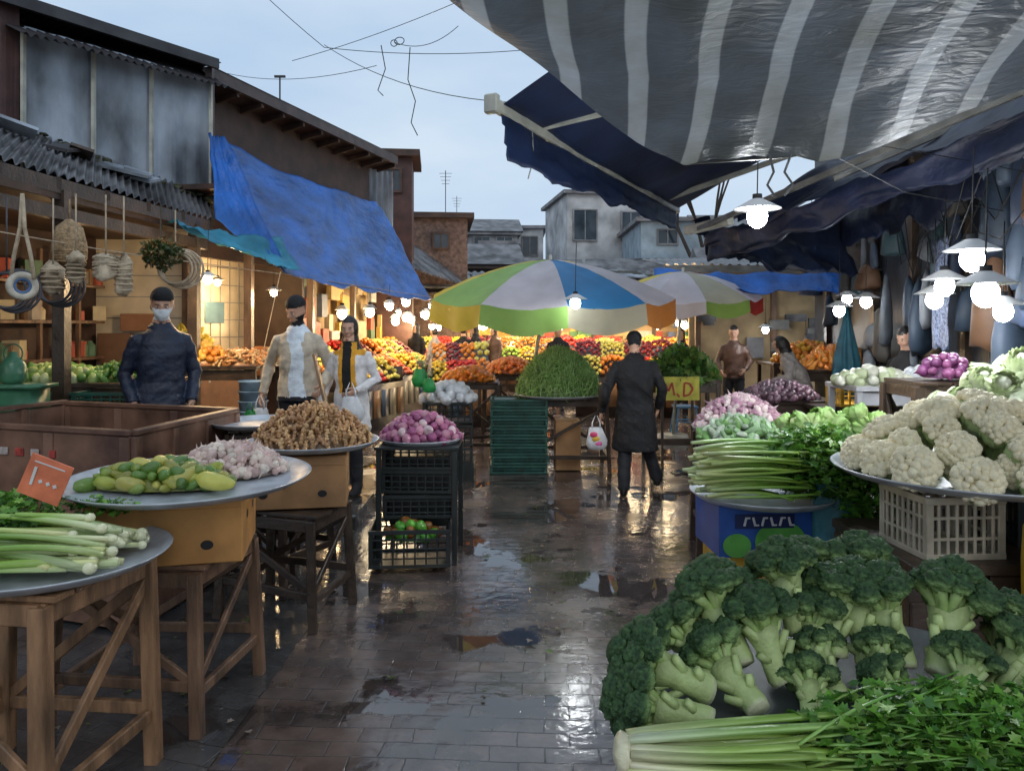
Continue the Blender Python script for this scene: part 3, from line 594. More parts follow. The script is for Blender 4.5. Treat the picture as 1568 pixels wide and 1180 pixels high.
# ------------------------------------------------------------------ people
def person(name,loc,yaw,H,mats,colf,arms=None,legs=None,hem=None,hemr=(.2,.15),lean=0,hy=0,hp=0,hat=False,veil=False,vox=.010,wide=1.,bulk=1.,mask=False,beard=False,curl=.9,collar=True,puff=0.,legr=1.):
    s=H/1.75; b=MB()
    arms=arms or [((-.235,.0,1.12),(-.225,.10,.88)),((.235,.0,1.12),(.225,.10,.88))]
    legs=legs or [((-.1,.03,.49),(-.11,-.02,.09)),((.1,.02,.49),(.12,.02,.09))]
    sec=[(0,0,.80,.13,.10),(0,0,.86,.16,.12),(0,0,.96,.17,.13),(0,0,1.1,.155,.125),(0,.0,1.25,.165*wide,.132),(0,0,1.35,.17*wide,.12),(0,-.005,1.42,.130*wide,.095),(0,-.01,1.47,.08,.075),(0,0,1.54,.058,.058)]
    if hem: sec=[(0,0,hem,hemr[0],hemr[1]),(0,0,hem+.04,hemr[0],hemr[1]),(0,0,(hem+.95)/2,(hemr[0]+.17)/2,(hemr[1]+.135)/2)]+sec[2:]
    sec=[(a,c_,z,rx*(bulk if z<1.46 else 1),ry*(bulk if z<1.46 else 1)) for a,c_,z,rx,ry in sec]
    b.add(loft(sec,28))
    for i,(e,wr) in enumerate(arms):
        sx=-1 if i==0 else 1; sh=(sx*.162*wide*(1+(bulk-1)*.5),-.01,1.365)
        b.add(tube([(sx*.06,-.01,1.40),sh,tuple((np.array(sh)+np.array(e))/2),e,tuple((np.array(wr)+np.array(e))/2),wr],[.045,.058*bulk,.055*bulk,.049*bulk,.045*bulk,.038*bulk],14))
    for i,(kn,an) in enumerate(legs):
        sx=-1 if i==0 else 1
        b.add(tube([(sx*.08,0,.93),(sx*.09,0,.82),tuple((np.array((sx*.09,0,.86))+np.array(kn))/2),kn,tuple((np.array(kn)*.5+np.array(an)*.5)),an,(an[0],an[1],an[2]-.03)],[a*legr for a in (.095,.093,.085,.07,.064,.06,.058)],14))
        b.add(loft([(an[0],an[1]+.05,an[2]-.085,.046,.125),(an[0],an[1]+.05,an[2]-.05,.047,.128),(an[0],an[1]+.02,an[2]-.01,.04,.085),(an[0],an[1],an[2]+.03,.045,.05)],16))
    hc=np.array((0,.02,1.632)); V,F=ico(4); V=V.copy()*np.array((.074,.095,.118)); t=np.clip(-V[:,2]/.118,0,1); V[:,0]*=1-.38*t**1.6; V[:,1]=np.where(V[:,1]<0,V[:,1]*(1-.25*t),V[:,1])
    HM=rotm(hp,0,hy); hd=MB(); hd.add((V,F)); 
    hd.add(ell((0,.104,-.016),(.014,.022,.018),2)); hd.add(ell((0,.097,.006),(.010,.015,.028),2)); hd.add(ell((0,.072,-.09),(.026,.026,.02),2)); hd.add(ell((0,.080,.034),(.052,.016,.010),2)); hd.add(ell((0,.086,-.056),(.026,.014,.012),2))
    for sg in (-1,1): hd.add(ell((sg*.042,.062,-.025),(.022,.022,.02),2))
    if not veil:
        for sg in (-1,1): hd.add(ell((sg*.076,-.005,-.008),(.012,.02,.032),2))
    if hat: hd.add(ell((0,-.012,.058),(.086,.102,.086),3)); 
    elif not veil: hd.add(ell((0,-.014,.022),(.081,.098,.108),3))
    if mask: hd.add(ell((0,.066,-.045),(.056,.052,.048),3))
    b.add(xf((np.concatenate(hd.v),hd.f),hc,HM))
    b.add(tube([(0,-.01,1.44),(0,0,1.53),(0,.008,1.60)],[.062,.054,.054],14))
    if collar: b.add(ell((0,-.012,1.465),(.092*bulk,.085*bulk,.04),3))
    if veil: b.add(xf(ell((0,-.018,.006),(.088,.100,.128),3),hc,HM)); b.add(loft([(0,-.01,1.36,.13,.11),(0,-.01,1.46,.10,.095),(0,-.01,1.56,.08,.082)],20))
    o=b.obj(name+'_tmp',[SKIN]); md=o.modifiers.new('r','REMESH'); md.mode='VOXEL'; md.voxel_size=vox; sm=o.modifiers.new('s','SMOOTH'); sm.iterations=2; sm.factor=.5
    dg=bpy.context.evaluated_depsgraph_get(); me=bpy.data.meshes.new_from_object(o.evaluated_get(dg)); bpy.data.objects.remove(o)
    n=len(me.vertices); co=np.empty(n*3); me.vertices.foreach_get('co',co); co=co.reshape(-1,3)
    nf=len(me.polygons); 
    me.materials.clear()
    for m in mats: me.materials.append(m)
    Hi=np.linalg.inv(HM); mi=[]
    for p in me.polygons:
        c=np.array(p.center); h=Hi@(c-hc)
        if c[2]>1.50:
            if c[2]<1.52 and h[2]<-.12: k=colf(c[0],c[1],c[2])
            elif hat and h[2]>.044+.12*h[1]: k=3
            elif veil and (h[1]<.045 or abs(h[0])>.056 or h[2]>.072 or h[2]<-.108): k=3
            elif mask and h[1]>.02 and -.1<h[2]<-.006: k=5
            elif beard and h[1]>-.01 and (h[2]<-.070 or (h[2]<-.030 and abs(h[0])>.040)): k=3
            elif not hat and not veil and (h[2]>.065 or (h[1]<-.0 and h[2]>-.06)): k=3
            elif hat and h[1]<-.03 and h[2]>-.05: k=3
            else: k=0
        elif c[2]<.075+(legs[0][1][2]-.09 if c[0]<0 else legs[1][1][2]-.09): k=4
        else: k=colf(c[0],c[1],c[2])
        mi.append(k)
    nr=np.empty(n*3); me.vertices.foreach_get('normal',nr); nr=nr.reshape(-1,3)
    for i in range(n):
        v=co[i]
        if v[2]<1.46 and v[2]>.1:
            f=noise.noise(Vector((v[0]*5,v[1]*5,v[2]*11)))*.010+noise.noise(Vector((v[0]*12+7,v[1]*12,v[2]*18+v[0]*9)))*.007
            if puff and v[2]>.8: f+=puff*(abs(math.sin(v[2]*36))-.5)
            co[i]=v+nr[i]*f
    me.vertices.foreach_set('co',co.ravel()); me.polygons.foreach_set('material_index',mi); me.polygons.foreach_set('use_smooth',[True]*nf)
    d=MB(); e=MB()
    for sg in (-1,1):
        e.add(ell((sg*.030,.0845,.008),(.012,.007,.006),2),0,(.7,.66,.64)); e.add(ell((sg*.030,.0905,.008),(.0055,.003,.0055),2),0,(.02,.012,.01)); e.add(ell((sg*.031,.0935,.028),(.018,.005,.003),2),0,(.03,.02,.015))
    if not mask: e.add(ell((0,.0990,-.056),(.021,.005,.0045),2),0,(.40,.16,.14))
    d.add(xf((np.concatenate(e.v),e.f),hc,HM),1,np.concatenate(e.c))
    for i,(el,wr) in enumerate(arms):
        sx=-1 if i==0 else 1; wr=np.array(wr); f=wr-np.array(el); f=f/np.linalg.norm(f); up=np.array((sx*-1.,0,0.)); side=np.cross(f,up); side/=np.linalg.norm(side); up=np.cross(side,f)
        M=np.stack([side,f,up],1); d.add(xf(ell((0,.045,0),(.04,.055,.017),3),wr,M),0)
        d.add(tube([wr-f*.03,wr+f*.02],[.028,.026],10),0)
        for kf,(ox,Ln) in enumerate(((-.028,.068),(-.010,.078),(.010,.073),(.027,.058))):
            pp=[]; a=0; q=np.array((ox,.085,0.)); pp.append(q-np.array((0,.02,0)))
            for sgm in range(3):
                a+=curl*(.6 if sgm else .35); q=q+np.array((0,math.cos(a),math.sin(a)))*Ln/3; pp.append(q.copy())
            d.add(tube([wr+M@x for x in pp],[.0095,.009,.008,.0065],8),0)
        th=[np.array((-.03,.02,.0)),np.array((-.052,.045,.008)),np.array((-.058,.072,.022)),np.array((-.05,.092,.034))]; d.add(tube([wr+M@x for x in th],[.012,.011,.0095,.008],8),0)
    dm=d.obj('det',[SKIN,CLOTHA],True,me_only=True)
    o=bpy.data.objects.new(name,me); scene.collection.objects.link(o)
    o2=bpy.data.objects.new('face_and_hands',dm); scene.collection.objects.link(o2); o2.parent=o
    for mesh in (me,dm):
        for v in mesh.vertices:
            if lean and v.co.z>.85:
                dz=v.co.z-.85; a=lean*min(1,dz/.5); y,z=v.co.y,v.co.z
                v.co.y=y+math.sin(a)*dz; v.co.z=.85+dz*math.cos(a)-y*math.sin(a)*.5
    o.location=loc; o.rotation_euler=(0,0,yaw); o.scale=(s,s,s)
    return o
def cl(name,c,rough=.8,var=.25): return mat(name,c,rough,var,12,.6,35,dist=.012)
BLACKC=cl('black_cloth',(.007,.007,.009)); NAVYC=cl('navy_jacket',(.010,.018,.042),.5); DARKT=cl('dark_trousers',(.012,.013,.018)); SHOE=mat('shoe_leather',(.012,.011,.01),.3,.2)
BEIGE=cl('beige_jacket',(.50,.44,.35)); WHITEC=cl('white_hoodie',(.66,.74,.84)); WCOAT=cl('white_coat',(.66,.65,.66)); YELC=cl('mustard_scarf',(.62,.30,.02)); BRNC=cl('brown_leather',(.09,.045,.03),.45); HAIR=cl('dark_hair',(.012,.009,.008),.5); MASKM=cl('white_mask',(.7,.76,.8)); GREYC=cl('grey_beige_coat',(.30,.27,.25))
def simple(x,y,z,hem=.86): return 1 if (z>hem or abs(x)>.2) else 2
person('masked_man_in_navy_jacket',(-2.90,6.2,.12),math.pi+.6,1.88,[SKIN,NAVYC,DARKT,BLACKC,SHOE,MASKM],lambda x,y,z:simple(x,y,z,.84),hat=True,mask=True,hy=-.2,hp=-.22,bulk=1.08,hem=.84,hemr=(.172,.145),puff=.003,lean=.05,
   arms=[((-.25,-.03,1.11),(-.20,.12,.90)),((.24,-.06,1.11),(.20,.08,.90))],legs=[((-.1,.06,.49),(-.12,0,.09)),((.1,-.02,.49),(.12,-.08,.09))])
def cman(x,y,z):
    if abs(x)>.17: return 1
    if z<.86: return 2
    if y>.02 and abs(x+.012*math.sin(z*17)+.01)<.055+.03*max(0,(1.2-z)*2)+.02*(z>1.36): return 5
    if z>1.44: return 5
    return 1
person('man_in_beige_jacket',(-2.06,7.25,.12),math.pi+.08,1.86,[SKIN,BEIGE,DARKT,BLACKC,SHOE,WHITEC],cman,hat=True,beard=True,hy=-.55,hp=-.38,bulk=1.07,hem=.82,hemr=(.185,.145),lean=.09,
   arms=[((-.29,-.02,1.12),(-.24,.17,.96)),((.28,-.10,1.13),(.32,.0,.88))],legs=[((-.1,.16,.5),(-.1,.16,.1)),((.1,-.04,.49),(.1,-.22,.14))])
bag('plastic_bag',(-2.40,7.15,.84),.11,BAGW); bag('plastic_bag',(-2.46,7.05,.86),.07,BAGG)
def cwom(x,y,z):
    if z<.60: return 2
    if abs(x)>.17: return 1
    if y>.02 and abs(x+.02*(1.2-z))<.045 : return 4
    if y>.0 and abs(x+.02*(1.2-z))<.088 and z>.9+.1*(x>0): return 5
    if z>1.43: return 3
    if z>1.38: return 5
    return 1
person('woman_in_white_coat',(-1.53,7.15,.12),math.pi-.15,1.67,[SKIN,WCOAT,DARKT,HAIR,BLACKC,YELC],cwom,veil=True,hy=.12,hp=-.12,bulk=1.02,hem=.62,hemr=(.20,.15),lean=.04,
   arms=[((-.26,-.02,1.13),(-.12,.2,1.03)),((.26,-.06,1.12),(.30,.06,.90))],legs=[((-.1,.14,.5),(-.1,.10,.1)),((.1,-.02,.49),(.1,-.18,.13))])
bag('plastic_bag',(-1.47,6.85,.97),.12,BAGW)
person('old_man_walking',(1.27,7.75,0),-.12,1.66,[SKIN,BLACKC,DARKT,BLACKC,SHOE,BLACKC],lambda x,y,z:1 if (z>.46 and not(z<.86 and abs(x)>.4)) else 2,hat=True,lean=.24,hp=-.35,bulk=1.18,wide=1.1,hem=.46,hemr=(.215,.19),legr=1.12,
   arms=[((-.30,-.06,1.12),(-.36,.0,.86)),((.30,.02,1.12),(.26,.14,.90))],legs=[((-.11,-.06,.48),(-.13,-.26,.10)),((.13,.10,.5),(.24,.10,.14))])
bag('printed_plastic_bag',(.86,7.68,.58),.115,BAGW,True)
MB().add(beam((.98,7.58,1.36),(1.45,7.62,.95),.03,.008)).add(ell((.95,7.72,1.0),(.06,.12,.13),3)).obj('shoulder_bag',BLACKC,True)
person('man_in_brown_jacket',(3.72,12.6,0),math.pi-.3,1.72,[SKIN,BRNC,DARKT,HAIR,SHOE,BLACKC],simple,vox=.016,bulk=1.08,hp=-.3,arms=[((-.27,0,1.13),(-.18,.18,1.0)),((.27,0,1.13),(.2,.16,.98))])
person('woman_in_grey_coat',(3.72,9.6,0),1.2,1.62,[SKIN,GREYC,GREYC,HAIR,SHOE,BLACKC],lambda x,y,z:1,vox=.014,veil=True,lean=.35,hem=.3,hemr=(.24,.2),bulk=1.12,arms=[((-.25,.12,1.15),(-.15,.34,1.1)),((.25,.12,1.15),(.15,.34,1.1))])
person('vendor_in_dark_coat',(4.0,7.6,0),2.0,1.70,[SKIN,BLACKC,DARKT,HAIR,SHOE,BLACKC],simple,vox=.014,bulk=1.1,hp=-.4)
for i,(x,y,yaw,h,m) in enumerate([(-2.3,18.0,2.6,1.78,BLACKC),(-1.22,18.8,0.3,1.7,BLACKC),(-.92,19,2.,1.75,DARKT),(.95,15.5,3.,1.72,BLACKC),(3.15,14,2.8,1.66,NAVYC),(-1.75,17.0,1.,1.68,GREYC),(-.45,19,2.4,1.7,BRNC)]):
    person('shopper',(x,y,0),yaw,h,[SKIN,m,DARKT,HAIR,SHOE,m],lambda x,y,z:1 if z>.6 else 2,vox=.022,veil=(i%2==0),hem=.6,hemr=(.2,.16),bulk=1.08,legs=[((-.1,.1,.5),(-.1,.12,.09)),((.1,-.02,.49),(.11,-.14,.1))])

# ------------------------------------------------------------------ lamps
def lamp(name,p,cool=True,pw=20,r=.05,cable=.6,cap=1.9):
    b=MB(); x,y,z=p
    b.add(ell((x,y,z),(r*.85,r*.85,r),3),0); b.add(tube([(x,y,z+r*.8),(x,y,z+r*1.9)],[r*.45,r*.4],12),1)
    b.add(lathe([(r*.45,r*1.5),(r*cap,r*.7),(r*(cap+.1),r*.62),(r*.5,r*1.35)],24,p),2)
    b.add(tube([(x,y,z+r*1.9),(x+.01,y,z+cable)],.004,5),3)
    b.obj(name,[COOL if cool else WARM,BLK,WHT,WIRE],True)
    if pw:
        l=bpy.data.lights.new('lamp_light','POINT'); l.energy=pw; l.color=(.93,.97,1) if cool else (1,.66,.32); l.shadow_soft_size=r*1.2
        o=bpy.data.objects.new('lamp_light',l); scene.collection.objects.link(o); o.location=(x,y,z-r*1.6)
for p,pw in [((1.47,4.5,2.36),40),((2.45,4.0,2.06),30),((2.27,3.6,1.86),0),((2.88,5.0,1.97),22),((3.27,5.0,1.80),0),((3.05,7,1.85),25),((3.3,7,1.93),0),((3.66,8.2,2.0),0),((.62,7.35,1.93),4),((4.05,12,1.65),14),((3.15,5.6,1.9),0)]:
    lamp('pendant_lamp',p,True,pw,.070 if p[1]<6 else .06)
for p,pw in [((-3.04,7.5,2.17),42),((-2.95,9.3,2.12),45),((-3.9,6.6,2.3),12),((-4.0,10.2,2.3),48)]: lamp('warm_pendant_lamp',p,False,pw,.05)
L_=[(-2.5,12),(-2.4,13.4),(-2.5,15),(-2.3,16.6),(-2.6,18.2),(-2.2,19.6),(-1.8,21.3),(-.9,21.0),(0,21.3),(.9,21.0),(1.7,21.3),(2.5,21.0),(3.3,21.3),(4.2,21.0),(5.2,21),(1.2,18.2),(2.4,17.9),(3.4,17.5),(.2,19.5),(-.8,19.2),(4.4,16.8),(2.2,14.2),(-1.5,19.5),(-1.9,14.5),(-1.7,16.2),(-.2,17.5),(1.8,19.5),(3.0,19.8)]
PWS={0:55,2:70,4:70,6:95,8:100,10:100,12:100,14:60,15:65,17:65,18:65,21:35}
for k,(x,y) in enumerate(L_):
    for j in range(3): 
        lamp('warm_pendant_lamp',(x+R(-.3,.3)+j*.28,y+R(-.4,.4),R(1.68,2.12) if y>16 else R(1.8,2.15)),False,(PWS.get(k,0) if j==0 else 0),R(.055,.09),.35,1.25)

# ------------------------------------------------------------------ fruit stalls
FR={'o':(.90,.30,.03),'r':(.70,.04,.03),'y':(.90,.62,.05),'g':(.30,.5,.05),'t':(.82,.13,.03),'l':(.85,.75,.14),'d':(.3,.03,.04),'w':(.8,.7,.45)}
def stall(c,yaw,w,seq,z0=.75,z1=1.35,dep=1.2,fr=.045):
    b=MB(); Rz=rotm(0,0,yaw); loc=np.array((c[0],c[1],0.))
    def A(VF,mi=0,col=(1,1,1)): b.add(xf(VF,loc,Rz),mi,col)
    ang=math.atan2(z1-z0,dep); sl=math.hypot(dep,z1-z0)
    A(box((0,0,(z0+z1)/2-.05),(w,sl,.03),0,ang)); A(box((0,-dep/2,z0/2),(w,.03,z0)),0)
    for x in (-w/2,w/2): A(box((x,0,(z0+z1)/2-.2),(.03,dep,.3)))
    for x in np.arange(-w/2+.1,w/2,.28): A(box((x,-dep/2-.022,z0/2+.05),(.22,.012,z0*.6)),1,random.choice([(.1,.2,.08),(.3,.15,.06),(.06,.1,.15),(.35,.3,.2)]))
    ncol=len(seq); cw=w/ncol
    for i,ch in enumerate(seq):
        x0=-w/2+cw*i; A(beam((x0,-dep/2,z0+.02),(x0,dep/2,z1+.02),.015,.1))
        for row in range(2):
            col=FR[ch if row==0 else random.choice('oryld')]; f2=fr*R(.75,1.25)
            nx=max(2,int(cw/(f2*2))); ny=int(sl/2/(f2*1.9)); hh=R(.05,.2)
            for a in range(nx):
                for q in range(ny):
                    t=(row+(q+.5)/ny)/2; x=x0+(a+.5+.5*(q%2)-.25)*cw/nx; y=-dep/2+t*dep; z=z0+t*(z1-z0)+.02+hh*math.sin(math.pi*(q+.5)/ny)*math.sin(math.pi*(a+.5)/nx)+R(0,.02)
                    A(xf(ico(1),(x+R(-.01,.01),y,z),None,f2*R(.9,1.1)),1,np.clip(np.array(col)*R(.7,1.1),0,1))
    return b.obj('fruit_stall',[WD,PROD],True)
seqs=['oyrl','yoty','rogy','lory','otyo','yrro','ogyl','tyor']
for i,(x,y,yaw) in enumerate([(-2.75,12.5,1.25),(-2.6,14.6,1.3),(-2.5,16.8,1.35),(-2.5,19,1.4),(-1.7,21.8,.2),(.3,22,0),(2.3,22,0),(4.3,21.8,-.1),(1.6,18.3,0),(3.6,17.6,-.2),(-.3,20.2,.05),(2.2,14.6,-.1),(4.9,14.2,-.3),(-.9,13.2,.1)]):
    stall((x,y),yaw,1.9 if i<13 else 1.0,seqs[i%8],dep=1.1)
def table(name,cx,cy,sx,sy,z,mt=WD,rz=0):
    b=MB(); b.add(xf(box((0,0,z-.02),(sx,sy,.04)),(cx,cy,0),rotm(0,0,rz)))
    for x,y in ((-1,-1),(1,-1),(1,1),(-1,1)): b.add(xf(box((x*(sx/2-.04),y*(sy/2-.04),z/2-.02),(.05,.05,z-.04)),(cx,cy,0),rotm(0,0,rz)))
    b.add(xf(box((0,-sy/2+.04,z-.1),(sx-.1,.025,.11)),(cx,cy,0),rotm(0,0,rz))); b.add(xf(box((0,-sy/2+.04,.3),(sx-.1,.025,.08)),(cx,cy,0),rotm(0,0,rz)))
    return b.obj(name,mt,bevel=.003)
table('market_table',-3.35,8.45,1.25,.9,1.28)
heap('orange_pile',(-3.5,8.35,1.28),.38,.3,.22,[ico(2)],.042,90,[(.9,.36,.05),(.9,.55,.1)])
heap('ginger_root_pile',(-2.98,8.3,1.28),.3,.3,.14,[T_ginger(s) for s in range(3)],.04,70,[(.7,.33,.12),(.65,.43,.2)])
heap('banana_pile',(-3.75,8.7,1.3),.3,.3,.35,[T_long(3,3,.2,.7)],.03,70,[(.85,.6,.05),(.8,.65,.1)])
table('market_table',-3.85,6.8,1.5,.9,1.22)
heap('herb_pile',(-4.0,6.6,1.22),.45,.25,.12,[T_long(5,1.5,.2,.1)],.035,150,[(.45,.6,.18),(.62,.7,.35),(.15,.35,.06)])
heap('cucumber_pile',(-3.45,6.8,1.22),.35,.3,.14,[T_long(6,2.4,.1,.2)],.026,110,[(.08,.2,.03),(.14,.3,.05)])
b=MB()
for x in (-4.3,-3.8,-3.35): crate(b,(x,6.28,1.08),(.48,.34,.17),R(-.05,.05),0,6,3)
b.obj('green_plastic_crate',PGRN,bevel=.002)
b=MB()
for k in range(6): b.add(lathe([(.001,.0),(.115,0),(.14,.22),(.15,.225),(.145,.235)],24,(-2.62,7.6,.12+.1*k+.3)),0)
b.add(lathe([(.001,0),(.16,0),(.17,.4),(.001,.4)],24,(-2.62,7.6,.12)),0)
b.obj('blue_bucket_stack',mat('pale_blue_plastic',(.28,.42,.56),.4,.3,9),True)

# right-side tables
stand('wooden_stand',sq(1.72,5.75,.5,.5,0),.90,.05,WD)
tray('metal_tray',(1.74,5.75,.91),.36)
heap('garlic_pile',(1.74,5.75,.92),.33,.28,.24,[T_garlic()],.028,270,[(.66,.46,.50),(.76,.62,.60),(.52,.30,.36),(.42,.22,.3)],GARL,minf=1.1)
heap('spring_onion_pile',(1.62,5.3,.9),.3,.2,.13,[T_long(4,2.5,.2,.3)],.024,130,[(.3,.48,.25),(.55,.65,.5),(.2,.4,.12)],LEAF,minf=1.1)
stand('wooden_stand',sq(1.62,5.25,.5,.3,0),.89,.05,WD)
table('market_table',2.65,7.4,.9,.6,1.0); heap('date_pile',(2.6,7.3,1.0),.36,.25,.15,[T_long(3,1.3,.1,0)],.03,150,[(.10,.05,.07),(.17,.09,.12),(.07,.04,.05)])
table('market_table',3.3,7.1,1.1,.7,.98)
b=MB(); crate(b,(3.2,6.9,1.08),(.5,.34,.2),0,0,7,3); b.obj('yellow_plastic_crate',PYEL,bevel=.002)
b=MB(); crate(b,(3.75,6.8,1.08),(.5,.34,.2),0,0,7,3); b.obj('green_plastic_crate',PGRN,bevel=.002)
table('market_table',3.35,6.3,1.2,.6,1.22,mat('white_table_cloth',(.4,.4,.42),.5,.3,5))
heap('spring_cabbage_pile',(3.0,6.25,1.22),.3,.2,.1,[disp(ico(2),.2,2,3)],.05,34,[(.5,.56,.34),(.66,.66,.54)])
heap('bagged_nut_pile',(3.5,6.3,1.22),.3,.2,.1,[disp(ico(2),.3,2,3)],.05,30,[(.4,.4,.4),(.4,.3,.22),(.2,.14,.1)],BAGW)
table('market_table',4.3,10,1.2,.8,1.15); heap('carrot_pile',(4.25,9.8,1.15),.45,.3,.25,[T_long(2,2.6,.5,.1)],.035,130,[(.9,.28,.04),(.9,.36,.06)])
table('market_table',4.7,11.6,1.6,.8,1.15); heap('orange_pile',(4.5,11.4,1.15),.55,.3,.3,[ico(2)],.045,130,[(.9,.32,.04),(.9,.5,.05)])
table('market_table',2.1,9.4,.9,.6,1.05); heap('herb_bunch_pile',(2.1,9.3,1.05),.42,.28,.32,[LEAFT],.12,900,[(.06,.15,.03),(.10,.26,.04),(.16,.25,.05)],LEAF,minf=.2,tries=2)
b=MB(); b.add(box((1.98,8.98,.96),(.52,.015,.28)),0)
def stroke(pts_,y=8.965):
    for p,q in zip(pts_[:-1],pts_[1:]): b.add(beam((p[0],y,p[1]),(q[0],y,q[1]),.008,.022),1)
stroke([(1.80,.89),(1.83,1.02),(1.87,.93),(1.91,1.03),(1.94,.88)]); stroke([(2.05,.87),(2.06,1.03),(2.12,1.02),(2.16,.96),(2.12,.89),(2.05,.87)]); stroke([(2.0,.86),(1.97,.9)])
b.add(beam((1.8,9.0,.0),(1.8,9.0,.85),.03),2); b.add(beam((2.16,9.0,.0),(2.16,9.0,.85),.03),2)
b.obj('yellow_hand_painted_sign',[mat('sign_yellow',(.45,.42,.05),.6,.3,8),mat('red_paint',(.35,.03,.02),.6),WD],bevel=.001)
b=MB(); b.add(xf(box((0,0,.48),(.34,.34,.03)),(2.65,11.5,0)))
for sx in(-1,1):
    for sy in(-1,1): b.add(beam((2.65+sx*.19,11.5+sy*.19,0),(2.65+sx*.13,11.5+sy*.13,.47),.04,.03))
    b.add(beam((2.65+sx*.165,11.33,.2),(2.65+sx*.165,11.67,.2),.02)); b.add(beam((2.49,11.5+sx*.165,.26),(2.81,11.5+sx*.165,.26),.02))
b.obj('blue_plastic_stool',PBLU,bevel=.004)

# ------------------------------------------------------------------ left buildings
def wallseg(b,p,q,z0,z1,t,mi=0): b.add(beam((p[0],p[1],(z0+z1)/2),(q[0],q[1],(z0+z1)/2),t,z1-z0),mi)
b=MB()
wallseg(b,(-8.5,3.5),(-3.9,9.42),2.9,4.8,.1,1)
b.add(corr((-4.95,7.62,3.3),(-3.72,9.26,3.2),(-3.72,9.26,4.75),(-4.95,7.62,4.75),.3,.012,8),0)
b.add(corr((-7.5,4.2,3.4),(-4.97,7.58,3.4),(-4.97,7.58,4.95),(-7.5,4.2,4.95),.25,.012),2)
for t in (.0,.33,.64,1.): 
    x=-4.95+1.23*t;y=7.6+1.64*t; b.add(beam((x+.03,y-.04,3.2),(x+.03,y-.04,4.7),.05,.03),3)
b.add(corr((-4.75,7.3,4.55),(-3.45,9.2,4.62),(-4.1,9.7,5.05),(-5.6,7.8,5.0),.09,.02),4)
b.add(corr((-7.8,3.4,4.95),(-3.6,9.3,4.95),(-6.2,11,5.15),(-10.5,5,5.15),.1,.02),4)
b.add(beam((-7.7,3.5,4.93),(-3.62,9.25,4.93),.05,.12),4)
b.add(corr((-3.95,3.2,2.93),(-3.35,8.45,2.90),(-3.76,9.32,3.32),(-5.9,6.6,4.05),.11,.022,8),5)
b.add(corr((-4.6,1.0,2.93),(-3.95,3.2,2.93),(-5.9,6.6,4.05),(-8.5,3.0,4.05),.11,.022,8),5)
b.add(beam((-3.97,3.2,2.84),(-3.37,8.45,2.82),.04,.12),6)
for y in (4.2,6.1,8.1): 
    x=-3.9+.115*(y-4); b.add(beam((x,y,.0),(x,y,2.8),.1,.1),6)
for k in range(9):
    y=3.6+.6*k; x=-3.9+.115*(y-3.6); b.add(beam((x,y,2.85),(x-1.8,y+1.0,2.95),.05,.09),6)
b.add(beam((-3.95,3.2,2.62),(-3.4,8.3,2.6),.08,.1),6)
for k in range(110):
    t=R(0,1); s_=R(.03,.12); b.add(xf(disp(ico(2),.5,2,k),(-5.7+2.*t-.1+R(-.1,.25),6.9+2.4*t-R(0,.4),3.98-.75*t-R(0,.1)),rotm(0,0,R(0,3)),(s_,s_*.7,s_*.45)),7)
for k in range(9):
    t=R(.1,.9); b.add(box((-5.0+1.2*t+R(-.3,.3),6.5+2*t,3.62-.45*t),(R(.2,.5),R(.1,.5),.03),R(0,3),.25,.2),random.choice((4,6,0)))
b.obj('tin_clad_house',[GALV,DBRN,MAROON,CREAM,mat('dark_roof_sheet',(.04,.038,.042),.5,.5,3),ROOF,WD,mat('moss',(.05,.05,.025),.9,.5,9,.6,40)])
TILE=mat('shop_tile',(.60,.52,.38),.3,.15,4)
b=MB(); wallseg(b,(-6.0,3.0),(-4.9,8.8),0,2.9,.1,0); wallseg(b,(-4.9,8.86),(-4.0,11.6),0,3.2,.1,1); wallseg(b,(-4.0,11.66),(-3.2,22.5),0,3.4,.1,2)
wallseg(b,(-4.9,8.8),(-3.9,8.95),0,2.9,.08,1); wallseg(b,(-4.0,11.6),(-3.2,11.5),0,3.2,.08,0)
for k in range(9): b.add(beam((-5.6+.18*k*.6,4.2+.5*k,1.0),(-5.6+.18*k*.6,4.2+.5*k,2.5),.04),3)
for z in (1.35,1.75,2.15): b.add(beam((-5.5,4,z),(-4.8,8.6,z),.3,.03),3)
for x,y in ((-3.12,8.9),(-2.95,11),(-2.8,13.2),(-3.85,8.9)): b.add(box((x,y,1.5),(.09,.09,3.0)),3)
b.add(prism([(-6.2,3),(-3.9,3.1),(-3.4,8.6),(-4.9,8.9)],2.72,2.78),0)
b.add(prism([(-4.9,8.9),(-3.4,8.7),(-2.4,14.2),(-3.9,14.4)],3.3,3.36),0)
for k in range(14): b.add(beam((-4.84+.9*k/14,8.95+2.6*k/14,.0),(-4.84+.9*k/14,8.95+2.6*k/14,3.1),.010,.010),4)
for z in np.arange(.3,3.1,.25): b.add(beam((-4.845,8.92,z),(-3.95,11.55,z),.008,.010),4); b.add(beam((-4.85,8.755,z),(-3.9,8.905,z),.008,.010),4)
b.obj('market_shop_row',[DBRN,TILE,PLAST,W,GREYW])
b=MB()
for z in (1.37,1.77,2.17):
    for k in range(30):
        t=R(0,1); x=-5.42+.7*t;y=4+4.6*t; s_=R(.05,.11); c=random.choice([(.5,.3,.1),(.6,.5,.3),(.2,.12,.06),(.35,.3,.25),(.5,.1,.05),(.1,.2,.12)])
        if k%2: b.add(box((x,y,z+s_),(s_*1.6,s_*1.6,s_*2),R(0,1)),0,c)
        else: b.add(lathe([(.001,0),(s_*.8,0),(s_*.85,s_*1.4),(s_*.4,s_*1.9),(s_*.4,s_*2.1),(.001,s_*2.1)],14,(x,y,z)),0,c)
b.obj('shelf_goods',CLOTHA)
b=MB()
